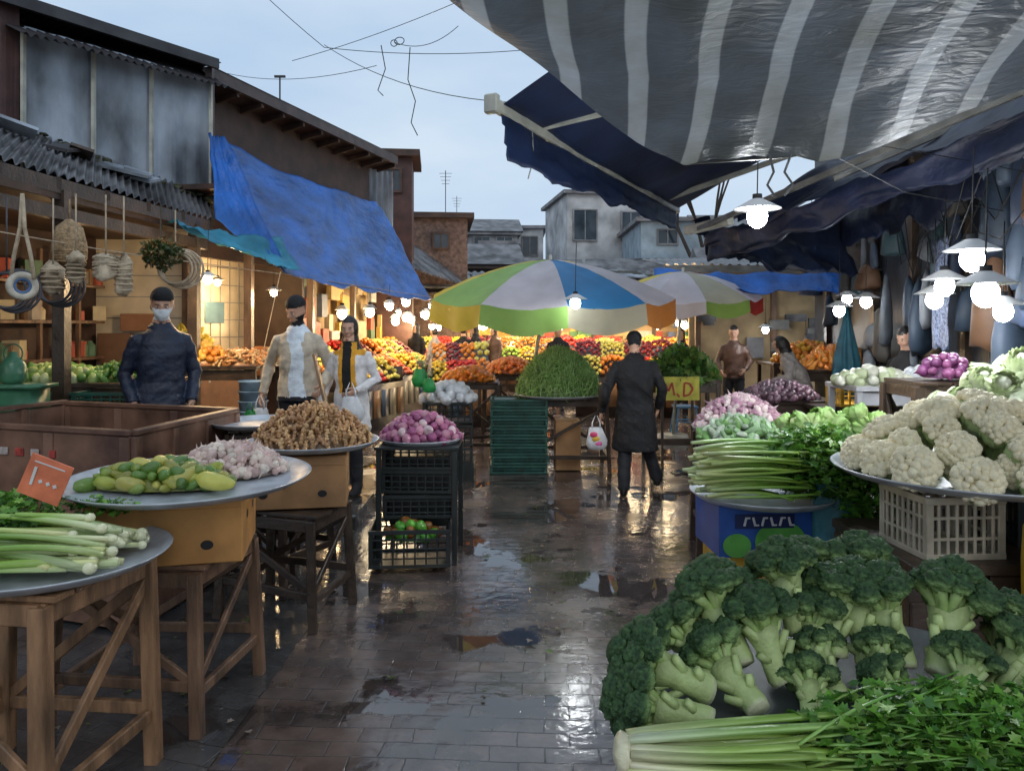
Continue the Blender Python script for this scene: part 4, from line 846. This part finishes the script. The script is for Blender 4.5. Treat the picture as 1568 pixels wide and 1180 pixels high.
for k in range(12):
    x=-4.65+.07*k;y=9.2+.2*k; b.add(box((x+.25,y,1.2),(.3,.2,R(.2,.5)),R(-.3,.3)),0,random.choice([(.6,.4,.2),(.4,.15,.05),(.6,.6,.5),(.2,.3,.4),(.5,.3,.1)]))
b.add(box((-4.3,9.9,.55),(.6,2.2,1.1),-.3),0,(.3,.15,.07)); b.add(box((-4.35,8.72,1.75),(.36,.06,.2),.15),0,(.3,.14,.07)); b.add(box((-4.6,8.70,1.45),(.35,.1,.35),.15),0,(.2,.1,.05))
b.add(box((-4.45,10.0,2.0),(.05,.5,.35),-.3),0,(.5,.25,.1)); b.add(box((-4.25,10.7,1.9),(.05,.4,.3),-.3),0,(.15,.3,.4))
for k in range(60):
    t=R(0,1); x=-3.85+.75*t+.1; y=11.9+9.8*t; b.add(box((x,y,R(1.3,2.6)),(.1,R(.2,.6),R(.15,.5)),-.08),0,random.choice([(.6,.45,.2),(.7,.6,.4),(.5,.1,.05),(.2,.25,.35),(.6,.6,.55),(.7,.45,.1),(.1,.2,.1)]))
b.obj('shop_counter_goods',CLOTHA,bevel=.004)
ROPE=mat('rope_fibre',(.42,.34,.24),.8,.3,20,.6,60)
b=MB()
def torus(c,R_,r,rx=0,rz=0,n=28,m=10):
    V=[];F=[]
    for i in range(n):
        a=2*math.pi*i/n
        for j in range(m):
            q=2*math.pi*j/m; V.append(((R_+r*math.cos(q))*math.cos(a),r*math.sin(q),(R_+r*math.cos(q))*math.sin(a)))
    for i in range(n):
        for j in range(m): F.append((i*m+j,i*m+(j+1)%m,((i+1)%n)*m+(j+1)%m,((i+1)%n)*m+j))
    return xf((np.array(V),F),c,rotm(rx,0,rz))
b.add(torus((-3.13,4.8,1.96),.070,.022,0,.75),0); b.add(torus((-3.13,4.8,1.96),.045,.012,0,.75),1)
for sg in(-1,1): b.add(tube([(-3.13+sg*.075,4.8,2.0),(-3.13+sg*.055,4.8,2.15),(-3.13+sg*.015,4.8,2.33),(-3.13,4.8,2.55)],.012,8),2)
b.obj('hanging_tape_roll',[mat('masking_tape',(.5,.46,.38),.6,.2,20),mat('roll_core',(.06,.12,.25),.5),ROPE],True)
for x,y,z,h,r in [(-3.02,5.2,2.12,.22,.06),(-2.84,5.25,2.12,.16,.085),(-2.74,5.3,2.06,.28,.06),(-3.3,5.4,2.05,.2,.08)]:
    b=MB(); b.add(disp(loft([(x,y,z-h/2,r*.5,r*.5),(x,y,z-h*.4,r,r*.8),(x,y,z,r*.9,r*.8),(x,y,z+h*.3,r,r*.8),(x,y,z+h*.5,r*.3,r*.3)],16),.02,9)); 
    for k in range(6): b.add(torus((x,y,z-h*.36+k*h*.13),r*.93,.007,math.pi/2+R(-.2,.2)),0)
    b.add(tube([(x,y,z+h*.5),(x,y,2.62)],.006,5)); b.obj('hanging_rope_bundle',ROPE,True)
for x,y,z in [(-3.5,5.2,1.95),(-3.42,5.6,2.0),(-2.6,5.8,2.15)]:
    b=MB(); 
    for k in range(4): b.add(torus((x+.01*k,y+.02*k,z),.12+.01*k,.01,R(-.1,.1),.3))
    b.add(tube([(x,y,z+.12),(x,y,2.6)],.006,5)); b.obj('hanging_rope_coil',ROPE if x>-3 else mat('grey_cable',(.06,.06,.07),.5),True)
for x,y,z in [(-3.3,5.6,2.3),(-3.6,5.0,2.25)]:
    b=MB(); b.add(lathe([(.02,.2),(.09,.14),(.12,0),(.115,-.1),(.06,-.14),(.001,-.145)],24,(x,y,z)))
    for k in range(7): b.add(torus((x,y,z-.12+k*.04),.115-.002*abs(k-2)**2,.007,math.pi/2),0)
    b.add(tube([(x,y,z+.2),(x,y,2.65)],.006,5)); b.obj('woven_basket',mat('wicker',(.32,.22,.12),.8,.4,40,.8,90),True)
b=MB(); leaves(b,(-2.62,5.6,2.24),(.15,.1,.11),420,.05,[(.05,.1,.02),(.09,.13,.03),(.16,.12,.03)],1.2)
b.add(tube([(-2.62,5.6,2.3),(-2.62,5.6,2.6)],.006,5),0,(.1,.08,.05)); b.obj('hanging_herb_bunch',LEAF)
b=MB(); b.add(lathe([(.001,0),(.07,0),(.085,.03),(.085,.14),(.05,.19),(.03,.2),(.03,.23),(.001,.235)],24,(-3.72,5.6,1.28))); b.add(torus((-3.72,5.6,1.5),.07,.006)); b.add(box((-3.72,5.6,1.26),(.5,.3,.03))); b.add(box((-3.72,5.6,.62),(.4,.25,1.24)))
b.obj('green_kettle_on_stand',mat('green_enamel',(.05,.16,.09),.3,.3),True)
b=MB()
b.add(beam((-3.76,9.35,4.86),(-2.20,14.3,4.86),.06,.16),1)
b.add((np.array([(-3.72,9.33,4.93),(-2.16,14.32,4.93),(-5.4,15.3,5.15),(-7.0,10.3,5.15)]),[(0,1,2,3)]),2)
b.add((np.array([(-3.76,9.4,4.80),(-2.22,14.25,4.80),(-3.4,14.7,4.6),(-4.9,9.8,4.6)]),[(0,1,2,3)]),0)
for k in range(11):
    t=k/10; x=-3.76+1.54*t;y=9.4+4.85*t; b.add(beam((x,y,4.76),(x-1.1,y+.35,4.56),.05,.08),0)
wallseg(b,(-4.1,9.55),(-2.75,14.2),2.6,4.75,.1,0)
b.add(corr((-2.98,14.0,2.6),(-2.33,14.6,2.6),(-2.33,14.6,4.7),(-2.98,14.0,4.7),.12,.02),3)
b.add(corr((-2.33,14.62,2.6),(-3.2,19,2.6),(-3.2,19,4.6),(-2.33,14.62,4.6),.12,.02),3)
b.add(beam((-3.74,9.3,3.0),(-3.74,9.3,4.9),.08),1)
b.obj('timber_eaved_house',[DBRN,mat('eave_fascia',(.07,.05,.045),.5,.4,5),ROOF,GALV])
cloth('blue_tarp',(-3.62,9.0,3.98),(-2.45,13.6,3.95),(-1.5,14.0,2.18),(-2.60,8.55,2.32),TARP,.14,.045,1.6,110,60,rag=.04,diag=.5)
cloth('blue_tarp',(-3.62,8.95,4.0),(-3.45,9.0,3.98),(-2.58,8.6,2.34),(-3.32,8.4,2.9),TARP,.05,.04,2.2,20,40,rag=.05)
cloth('teal_tarp',(-3.55,7.6,2.78),(-2.75,8.9,2.75),(-2.45,8.7,2.32),(-3.25,7.5,2.68),TEAL,.08,.05,2.5,30,16)
b=MB(); b.add(tube([(-3.6,3,2.35),(-3.2,6,2.3),(-2.6,8.7,2.3),(-1.5,14,2.25)],.005,5)); b.add(tube([(-2.62,8.5,2.32),(-2.7,8.2,1.5),(-2.8,8.0,.3)],.005,5)); b.obj('tarp_rope',ROPE)

# ------------------------------------------------------------------ background buildings
def house(name,c,s,rz,mt,wins,roof=None,trim=WHT):
    b=MB(); w_,d_,h_=s; M=rotm(0,0,rz); loc=np.array((c[0],c[1],0.))
    A=lambda VF,mi: b.add(xf(VF,loc,M),mi)
    A(box((0,0,h_/2),s),0); A(box((0,0,h_+.06),(w_+.4,d_+.4,.16)),1)
    for x,z,ww,hh in wins:
        A(box((x,-d_/2-.01,z),(ww,.06,hh)),2); 
        for sg in(-1,1): A(box((x+sg*(ww/2+.03),-d_/2-.03,z),(.06,.1,hh+.12)),1); A(box((x,-d_/2-.03,z+sg*(hh/2+.03)),(ww,.098,.06)),1)
        A(box((x,-d_/2-.045,z),(.04,.03,hh)),1)
    if roof=='gable':
        V=np.array([(-w_/2-.3,-d_/2-.3,h_+.15),(w_/2+.3,-d_/2-.3,h_+.15),(w_/2+.3,d_/2+.3,h_+.15),(-w_/2-.3,d_/2+.3,h_+.15),(-w_/2-.3,0,h_+1.1),(w_/2+.3,0,h_+1.1)]); A((V,[(0,1,5,4),(2,3,4,5),(0,4,3),(1,2,5)]),3)
    return b.obj(name,[mt,trim,GLASS,ROOF])
STAIN=mat('stained_white_render',(.38,.39,.40),.8,.3,1.2,.2,12,col2=(.66,.67,.68),detail=10)
house('white_house',(4.05,36,0),(4.0,5,7.6),.15,STAIN,[(-1.2,6.2,1.0,1.3),(.9,6.2,.8,1.2),(-1.2,3.6,1,1.2)],trim=GREYW)
house('grey_house',(6.4,31,0),(3.0,5,5.7),0,mat('pale_blue_render',(.32,.40,.46),.8,.25,2),[(-.5,5.1,.7,.5)],trim=GREYW)
house('distant_house',(-1.2,42,0),(2.6,4,6.6),.1,GREYW,[(-.6,6.0,.8,.9),(.6,6.0,.8,.9)],'gable',trim=GREYW)
house('distant_house',(1.0,44,0),(1.5,4,7.2),0,STAIN,[(0,6.2,.8,1.)],trim=GREYW)
house('distant_house',(-.6,37,0),(1.6,3,5.6),0,mat('blue_grey_render',(.18,.26,.34),.8,.3,2),[(0,5.0,.8,.7)],trim=GREYW)
house('brick_shed',(-2.8,24.2,0),(2.6,3,5.0),.1,mat('old_brick',(.11,.075,.065),.85,.5,9,.5,30,detail=10),[(.5,4.3,.4,.4)],trim=DBRN)
house('chimney_shed',(-3.0,19.3,0),(.9,1.6,5.9),.1,MAROON,[(0,5.3,.3,.5)],trim=DBRN)
house('distant_house',(10.5,33,0),(5,5,5.5),0,GREYW,[(-1,4.6,.9,.9)],'gable',trim=GREYW)
house('distant_house',(-9,34,0),(8,5,6.),0,GREYW,[(2,5,.9,.9)],'gable',trim=GREYW)
for x,y,w_,h_,z in ((1.2,29,2.4,3,3.2),(4.6,27.5,3.2,3,3.1),(8.2,26.5,3,3,3.4),(-1.0,30,2.0,3,3.9)):
    house('roofed_shed',(x,y,0),(w_,h_,z),R(-.15,.15),random.choice((GREYW,DBRN,PLAST)),[(0,z-.6,.5,.4)],'gable',trim=DBRN)
b=MB()
wallseg(b,(-4,23.6),(9,23.6),0,2.9,.2,0)
b.add(corr((-3.6,22.2,2.7),(9.5,22.2,2.7),(9.5,26,3.6),(-3.6,26,3.6),.25,.03,5),1)
b.add(beam((-3.6,22.2,2.63),(9.5,22.2,2.63),.05,.14),2)
for x in np.arange(-3,9,1.8): b.add(box((x,22.25,1.3),(.1,.1,2.6)),2)
b.add(corr((-3.3,15.2,3.3),(-1.35,22.2,2.9),(-2.7,24,4.2),(-4.8,16,4.4),.2,.03,6),1)
for k in range(160):
    x=R(-3.3,9); y=R(22.3,25.8); z=2.72+(y-22.2)*.237; s_=R(.06,.3); b.add(xf(disp(ico(2),.5,2,k),(x,y,z),rotm(0,0,R(0,3)),(s_,s_*.6,s_*.35)),3)
for k in range(26):
    x=R(-3.3,9); y=R(22.6,25.2); z=2.82+(y-22.2)*.237; b.add(box((x,y,z),(R(.5,1.6),R(.3,.9),.05),R(-.3,.3),.24),random.choice((2,3,4,4)))
b.obj('market_hall',[mat('warm_plaster',(.5,.36,.2),.8,.3,2),ROOF,WD,mat('roof_moss',(.05,.045,.03),.9,.5,9),GALV])
b=MB()
for k in range(130):
    x=R(-3.4,7.5); b.add(box((x,23.3+R(-.1,.1),R(1.3,2.6)),(R(.15,.6),.12,R(.12,.4))),0,random.choice([(.6,.45,.2),(.75,.6,.3),(.6,.1,.05),(.2,.25,.4),(.7,.7,.6),(.8,.5,.1),(.1,.25,.1),(.8,.3,.05)]))
b.obj('wall_shelf_goods',CLOTHA)
b=MB(); wallseg(b,(3.2,13.6),(8.5,13.0),0,2.7,.15,0); b.add(corr((2.6,12.8,2.75),(8.5,12.1,2.7),(8.8,15.5,3.2),(2.8,16.2,3.15),.15,.025,4),1)
for x in (3.3,4.6,5.9): b.add(box((x,13.35-(x-3.3)*.11,1.35),(.09,.09,2.7)),2)
b.add(beam((2.6,12.8,2.68),(8.5,12.1,2.62),.04,.12),3)
for k in range(14):
    x=R(3.4,6); b.add(box((x,13.30-(x-3.3)*.11,R(1.2,1.9)),(R(.15,.5),.08,R(.1,.4)),-.11),random.choice((2,1,3)))
b.obj('tan_walled_shop',[PLAST,ROOF,W,GREYM])
cloth('blue_tarp',(2.2,11.8,2.6),(5.0,10.2,2.5),(5.1,9.8,2.18),(2.25,11.3,2.25),TARP,.14,.06,2.2,50,14,rag=.2)
cloth('brown_tarp',(3.2,9.6,2.75),(4.4,9.4,2.75),(4.8,8.8,2.35),(3.2,8.9,2.35),mat('brown_tarp_cloth',(.12,.08,.06),.5,.3,5,.4,10,transl=.2),.1,.06,2.2,30,20)

# ------------------------------------------------------------------ right building
b=MB()
P0,P1,P2=(3.0,1.5),(4.0,6.0),(4.9,12.0)
wallseg(b,P0,P1,0,5.4,.12,0); wallseg(b,P1,P2,0,5.0,.12,1)
for t in np.linspace(.05,.95,9):
    x=P0[0]+t*1.0;y=P0[1]+t*4.5; b.add(beam((x-.09,y,.0),(x-.09,y,5.3),.06,.05),2)
for z in (1.2,2.1,2.6,3.6): b.add(beam((P0[0]-.1,P0[1],z),(P1[0]-.1,P1[1],z),.04,.08),2)
for t,z,w_,h_ in ((.62,3.5,.5,.8),(.8,3.2,.5,.9),(.93,3.3,.35,.7)):
    x=P0[0]+t;y=P0[1]+t*4.5; dx,dy=.217,.976
    b.add(beam((x-.13-dx*w_/2,y-dy*w_/2,z),(x-.13+dx*w_/2,y+dy*w_/2,z),.05,h_),3)
    for s_ in(-1,1):
        b.add(beam((x-.15+s_*dx*w_/2,y+s_*dy*w_/2,z-h_/2),(x-.15+s_*dx*w_/2,y+s_*dy*w_/2,z+h_/2),.06,.06),4)
        b.add(beam((x-.15-dx*w_/2,y-dy*w_/2,z+s_*h_/2),(x-.15+dx*w_/2,y+dy*w_/2,z+s_*h_/2),.058,.05),4)
for t in (.1,.3,.5,.7,.85): 
    x=P1[0]+.9*t;y=P1[1]+6*t; b.add(beam((x-.1,y,0),(x-.1,y,4),.08,.07),2)
b.obj('dark_shop_building',[mat('blue_grey_board',(.045,.06,.08),.5,.6,4,.4,14,col2=(.12,.15,.19),detail=10),mat('blue_black_board',(.025,.03,.04),.5,.6,4,.4,14,detail=10),WD,GLASS,GREYM])
def pgoods(name,items):
    b=MB()
    for c,s_,rz,col in items: b.add(box(c,s_,rz),0,col)
    return b.obj(name,CLOTHA,bevel=.006)
pgoods('air_conditioner',[((3.42,4.6,3.0),(.28,.6,.4),-.2,(.3,.32,.32)),((3.27,4.57,3.0),(.02,.4,.3),-.2,(.12,.12,.12)),((3.42,4.6,2.77),(.3,.05,.05),-.2,(.2,.2,.2))])
pgoods('electric_meter_box',[((3.62,5.2,2.6),(.14,.3,.4),-.2,(.25,.12,.05)),((3.545,5.2,2.6),(.02,.2,.2),-.2,(.3,.3,.3))])
# hung sacks, bags and cloths along the right wall
b=MB()
for k in range(75):
    t=R(0,1); far=k%2
    x,y=((P1[0]+.9*t-.22,P1[1]+6*t) if far else (P0[0]+(.45+.55*t)-.24,P0[1]+4.5*(.45+.55*t)))
    z=R(1.2,3.4); w_=R(.06,.16); h_=R(.1,.38); col=random.choice([(.04,.06,.11),(.07,.10,.15),(.14,.16,.19),(.08,.07,.06),(.03,.05,.08),(.16,.08,.04),(.05,.10,.12),(.22,.24,.27)])
    V,F=loft([(0,0,-h_,w_*.6,w_*.4),(0,0,-h_*.8,w_,w_*.6),(0,0,0,w_*.9,w_*.55),(0,0,h_*.7,w_*.6,w_*.4),(0,0,h_,w_*.15,w_*.15)],14)
    V,F=disp((V,F),.35,6,k); b.add(xf((V,F),(x,y,z),rotm(0,0,R(0,3))),0,col); b.add(tube([(x,y,z+h_*.9),(x,y,z+h_+.25)],.005,4),0,(.05,.05,.05))
b.obj('hanging_sacks',CLOTHA,True)
b=MB()
for k in range(16):
    t=R(.4,1.2); x=P0[0]+t-.3; y=1.5+4.5*t; b.add(tube([(x,y,2.3+R(0,1.2)),(x-.05+R(-.1,.1),y+.4,2.1+R(0,1.)),(x+.1,y+1.0,2.3+R(0,1.)),(x+.2,y+1.4,2.5+R(0,.8))],.005,5))
for t in (.55,.75,.98): b.add(tube([(P0[0]+t-.2,1.5+4.5*t,1.1),(P0[0]+t-.2,1.5+4.5*t,4.6)],.025,8))
b.obj('tangled_cables',WIRE)
cloth('patterned_curtain',(3.65,6.3,2.45),(3.85,6.9,2.45),(3.85,6.9,1.5),(3.65,6.3,1.5),mat('patterned_cloth',(.04,.06,.2),.6,.8,40,col2=(.25,.32,.5)),0,.04)
b=MB(); V,F=loft([(4.1,9.2,.8,.18,.14),(4.1,9.2,1.3,.15,.11),(4.1,9.2,1.75,.05,.04),(4.1,9.2,1.9,.02,.02)],40); V=V.copy()
for i,v in enumerate(V):
    th=math.atan2(v[1]-9.2,v[0]-4.1); f=1+.2*math.sin(8*th); V[i]=(4.1+(v[0]-4.1)*f,9.2+(v[1]-9.2)*f,v[2])
b.add((V,F)); b.add(tube([(4.1,9.2,0),(4.1,9.2,2.0)],.015,8)); b.obj('folded_teal_parasol',mat('teal_cloth',(.015,.10,.14),.6,.3,9,.3,30),True)

# ------------------------------------------------------------------ awnings
AW=bpy.data.materials.new('striped_awning_cloth'); AW.use_nodes=True; nt=AW.node_tree; N=nt.nodes; L=nt.links; bs=N['Principled BSDF']
uv=N.new('ShaderNodeUVMap'); uv.uv_map='UVMap'; sx=N.new('ShaderNodeSeparateXYZ'); L.new(uv.outputs[0],sx.inputs[0])
fr=N.new('ShaderNodeMath'); fr.operation='FRACT'; L.new(sx.outputs[0],fr.inputs[0])
crs=N.new('ShaderNodeValToRGB'); e=crs.color_ramp.elements; DK=(.15,.165,.185,1); LT=(.52,.53,.54,1)
e[0].position=0; e[0].color=LT; e[1].position=.29; e[1].color=DK
e2=crs.color_ramp.elements.new(.265); e2.color=LT; e3=crs.color_ramp.elements.new(.975); e3.color=DK; e4=crs.color_ramp.elements.new(1.0); e4.color=LT
L.new(fr.outputs[0],crs.inputs[0])
ng=N.new('ShaderNodeTexNoise'); ng.inputs['Scale'].default_value=2.2; ng.inputs['Detail'].default_value=9; ng.inputs['Roughness'].default_value=.6; tcc=N.new('ShaderNodeTexCoord'); L.new(tcc.outputs['Object'],ng.inputs['Vector'])
cg=N.new('ShaderNodeValToRGB'); cg.color_ramp.elements[0].position=.3; cg.color_ramp.elements[0].color=(.62,.58,.48,1); cg.color_ramp.elements[1].position=.7; cg.color_ramp.elements[1].color=(1.15,1.15,1.18,1); L.new(ng.outputs['Fac'],cg.inputs[0])
mm=N.new('ShaderNodeMix'); mm.data_type='RGBA'; mm.blend_type='MULTIPLY'; mm.inputs[0].default_value=1; L.new(crs.outputs[0],mm.inputs[6]); L.new(cg.outputs[0],mm.inputs[7]); L.new(mm.outputs[2],bs.inputs['Base Color'])
bs.inputs['Roughness'].default_value=.40
nb=N.new('ShaderNodeTexNoise'); nb.inputs['Scale'].default_value=7; nb.inputs['Detail'].default_value=6; nb.inputs['Distortion'].default_value=1.2; mpp=N.new('ShaderNodeMapping'); mpp.inputs['Scale'].default_value=(1,2.6,1); mpp.inputs['Rotation'].default_value=(0,0,.5); L.new(tcc.outputs['Object'],mpp.inputs[0]); L.new(mpp.outputs[0],nb.inputs['Vector'])
bpn=N.new('ShaderNodeBump'); bpn.inputs['Strength'].default_value=.6; bpn.inputs['Distance'].default_value=.03; L.new(nb.outputs['Fac'],bpn.inputs['Height']); L.new(bpn.outputs[0],bs.inputs['Normal'])
tr=N.new('ShaderNodeBsdfTranslucent'); L.new(mm.outputs[2],tr.inputs[0]); ms=N.new('ShaderNodeMixShader'); ms.inputs[0].default_value=.5; L.new(bs.outputs[0],ms.inputs[1]); L.new(tr.outputs[0],ms.inputs[2]); L.new(ms.outputs[0],N['Material Output'].inputs[0])
FE=[(0,(.565,3.4,2.53)),(.13,(.83,3.6,2.46)),(.4,(1.42,3.5,2.48)),(.6,(1.86,3.3,2.60)),(.74,(2.2,3.15,2.72)),(1,(2.9,3.0,2.92))]
NE=[(0,(-1.35,1.2,2.95)),(1,(2.4,1.0,2.95))]
def pl(T,u):
    for (a,p),(b_,q) in zip(T[:-1],T[1:]):
        if u<=b_+1e-9: t=(u-a)/(b_-a); return np.array(p)*(1-t)+np.array(q)*t
    return np.array(T[-1][1])
LE=[(0,(-1.35,1.2,2.95)),(.55,(-.30,2.4,2.78)),(.8,(.14,3.0,2.69)),(1,(.565,3.4,2.53))]
def aw(u,v):
    f=pl(FE,u); n=pl(NE,u); p=n*(1-v)+f*v; le=pl(LE,v); st=np.array(LE[0][1])*(1-v)+np.array(LE[-1][1])*v; p=p+(le-st)*(1-u)**4
    p[2]+=.10*math.sin(math.pi*min(1,v*1.05))*math.sin(math.pi*min(1,u+.15))
    crease=abs(nz((u*5+v*2,v*2,3),1.7))
    p[2]+=.03*nz((u*3,v*3,1),1.6)+.045*(.3-crease)*v+.010*math.sin(v*20+u*4)*(.3+.7*v); return p
nu,nv=120,80; V,F=gridfn(aw,nu,nv); me=bpy.data.meshes.new('striped_awning'); me.from_pydata(V.tolist(),[],F); me.materials.append(AW)
uvl=me.uv_layers.new(name='UVMap')
def stripeu(p):
    kink=.16*max(0,p[1]-2.95)*(1 if p[0]<1.0 else max(0,1-(p[0]-1)*2))
    return (p[0]-.22*p[1]+kink+.02*math.sin(p[1]*5))/.275+.12
for lp_ in me.loops: p=V[lp_.vertex_index]; uvl.data[lp_.index].uv=(stripeu(p)+.5,p[1])
me.polygons.foreach_set('use_smooth',[True]*len(me.polygons)); o=bpy.data.objects.new('striped_awning',me); scene.collection.objects.link(o)
b=MB(); b.add(tube([pl(FE,u)+np.array((0,0,.02)) for u in np.linspace(.13,1,9)],.006,6)); b.obj('support_rod',GREYM,parent=o)
aws=empty('navy_awning')
A0=(-.085,5.15,3.2);A1=(2.1,9.6,3.2);B1=(3.7,9.0,4.1);B0=(1.45,4.5,4.1)
cloth('fabric',A0,A1,B1,B0,NAVY,.06,.03,1.5,40,20,parent=aws)
cloth('valance',(A0[0],A0[1],3.17),(A1[0],A1[1],3.17),(A1[0],A1[1],2.92),(A0[0]+.05,A0[1],2.84),NAVY,0,.04,3,90,8,parent=aws,rag=.15)
b=MB(); b.add(beam((A0[0]-.04,A0[1]-.08,3.2),(A1[0]+.03,A1[1]+.05,3.2),.06,.09)); b.add(beam((A0[0]+.3,A0[1]+.6,3.22),(2.0,6.2,3.75),.04,.05)); b.add(beam((A1[0]-.3,A1[1]-.5,3.22),(3.4,8.2,3.7),.05,.06))
b.add(box((A0[0]-.05,A0[1]-.09,3.2),(.10,.06,.13),-.45)); b.obj('frame',CREAM,parent=aws,bevel=.01)
b=MB(); b.add(tube([(.15,5.6,3.15),(.16,5.58,2.95),(.12,5.6,2.8)],.005,5)); b.obj('hanging_cord',CREAM,parent=aws)
aw2=empty('dark_navy_awning')
cloth('fabric',(1.95,7.6,2.62),(2.95,3.6,2.95),(3.6,3.9,3.6),(3.9,8.4,3.7),NAVYD,.12,.14,1.8,80,40,parent=aw2)
cloth('valance',(1.93,7.6,2.60),(2.92,3.6,2.93),(2.95,3.6,2.70),(1.98,7.6,2.35),NAVYD,.10,.08,2.2,80,10,parent=aw2,rag=.3)
cloth('flap',(1.95,8.2,2.85),(3.6,8.4,2.95),(3.7,8.0,2.25),(2.0,7.7,2.42),NAVYD,.14,.10,2,40,16,parent=aw2,rag=.15)
cloth('end_flap',(3.5,8.3,3.4),(3.75,4.6,3.5),(3.75,4.6,2.75),(3.6,8.2,2.6),NAVYD,.14,.10,2,60,16,parent=aw2,rag=.2)
b=MB(); b.add(beam((1.85,7.8,2.68),(2.85,3.6,3.0),.035,.05)); b.add(beam((1.9,7.7,2.72),(3.9,7.2,3.3),.04)); b.add(beam((2.4,5.6,2.8),(3.6,5.2,3.3),.04)); b.obj('frame',GREYM,parent=aw2,bevel=.006)
b=MB(); b.add(beam((1.82,7.85,2.7),(2.1,7.2,2.72),.08,.09)); b.obj('roller_cover',CREAM,parent=aw2,bevel=.01)
b=MB(); b.add(tube([(1.2,3.5,2.5),(1.22,3.5,2.42),(1.19,3.5,2.36),(1.23,3.5,2.30)],.006,6)); b.add(tube([(1.3,3.5,2.5),(1.27,3.5,2.42),(1.31,3.5,2.36),(1.27,3.5,2.31)],.006,6))
b.obj('hanging_cloth_ties',mat('grey_ribbon',(.3,.31,.32),.6))
b=MB(); b.add(tube([(1.45,3.45,2.5),(2.2,4.2,2.45),(3.4,5.2,2.5)],.003,5)); b.add(tube([(1.47,4.5,2.9),(2.4,4.4,2.72),(3.4,4.6,2.6)],.003,5)); b.obj('hanging_strings',WIRE)
b=MB()
def wire(p,q,sag=.2,r=.0035):
    p=np.array(p,float);q=np.array(q,float); b.add(tube([p*(1-t)+q*t-np.array((0,0,sag*4*t*(1-t))) for t in np.linspace(0,1,13)],r,5))
wire((-3.6,7.0,6.2),(-1.75,7.0,4.3),.1); wire((-1.9,7.6,4.55),(.0,5.2,3.25),.12); wire((-2.4,8.2,4.6),(.1,7.0,5.0),.06); wire((-3.6,9.5,4.9),(-1.3,7.2,4.2),.1); wire((-1.75,7.0,4.3),(.2,6.5,4.1),.05); wire((-1.1,7,4.35),(-.5,7,4.5),.1)
b.add(tube([(-1.22,7,4.32),(-1.18,7,4.1),(-1.25,7,3.9),(-1.2,7,3.85)],.005,5)); b.add(tube([(-.95,7,4.3),(-.97,7,4.0),(-.9,7,3.8),(-.94,7,3.6),(-.88,7,3.48)],.005,5)); b.add(torus((-1.1,7,4.34),.03,.004)); b.add(torus((-1.05,7.0,4.36),.045,.004,1.1,.6))
b.obj('overhead_wires',mat('wire_teal',(.03,.06,.06),.5))
def antenna(p,h,w=1.):
    b=MB(); b.add(tube([p,(p[0],p[1],p[2]+h)],.015*w,6))
    for k in range(4): b.add(beam((p[0]-.22*w+.03*k,p[1],p[2]+h-.1-.12*k),(p[0]+.22*w-.03*k,p[1],p[2]+h-.1-.12*k),.012*w))
    b.obj('tv_antenna',WIRE)
antenna((-2.3,26,5.2),1.9); antenna((-2.5,34,6.0),1.6)
b=MB(); b.add(tube([(-3.4,11,5.0),(-3.4,11,5.35)],.012,6)); b.add(beam((-3.48,11,5.36),(-3.32,11,5.36),.03)); b.obj('roof_post',WIRE)
b=MB(); rt=random.Random(4)
def branch(p,d,l,r,n):
    q=p+d*l; b.add(tube([p,(p+q)/2+np.array((rt.uniform(-.05,.05),)*3)*l,q],[r,r*.85,r*.7],6))
    if n:
        for _ in range(3 if n>1 else 4):
            dd=d+np.array((rt.uniform(-.7,.7),rt.uniform(-.7,.7),rt.uniform(-.2,.5))); dd/=np.linalg.norm(dd); branch(q,dd,l*.68,r*.6,n-1)
branch(np.array((7.3,28.,0)),np.array((0,0,1.)),3.4,.14,5); b.obj('bare_tree',mat('bark',(.05,.04,.035),.9,.3,9))
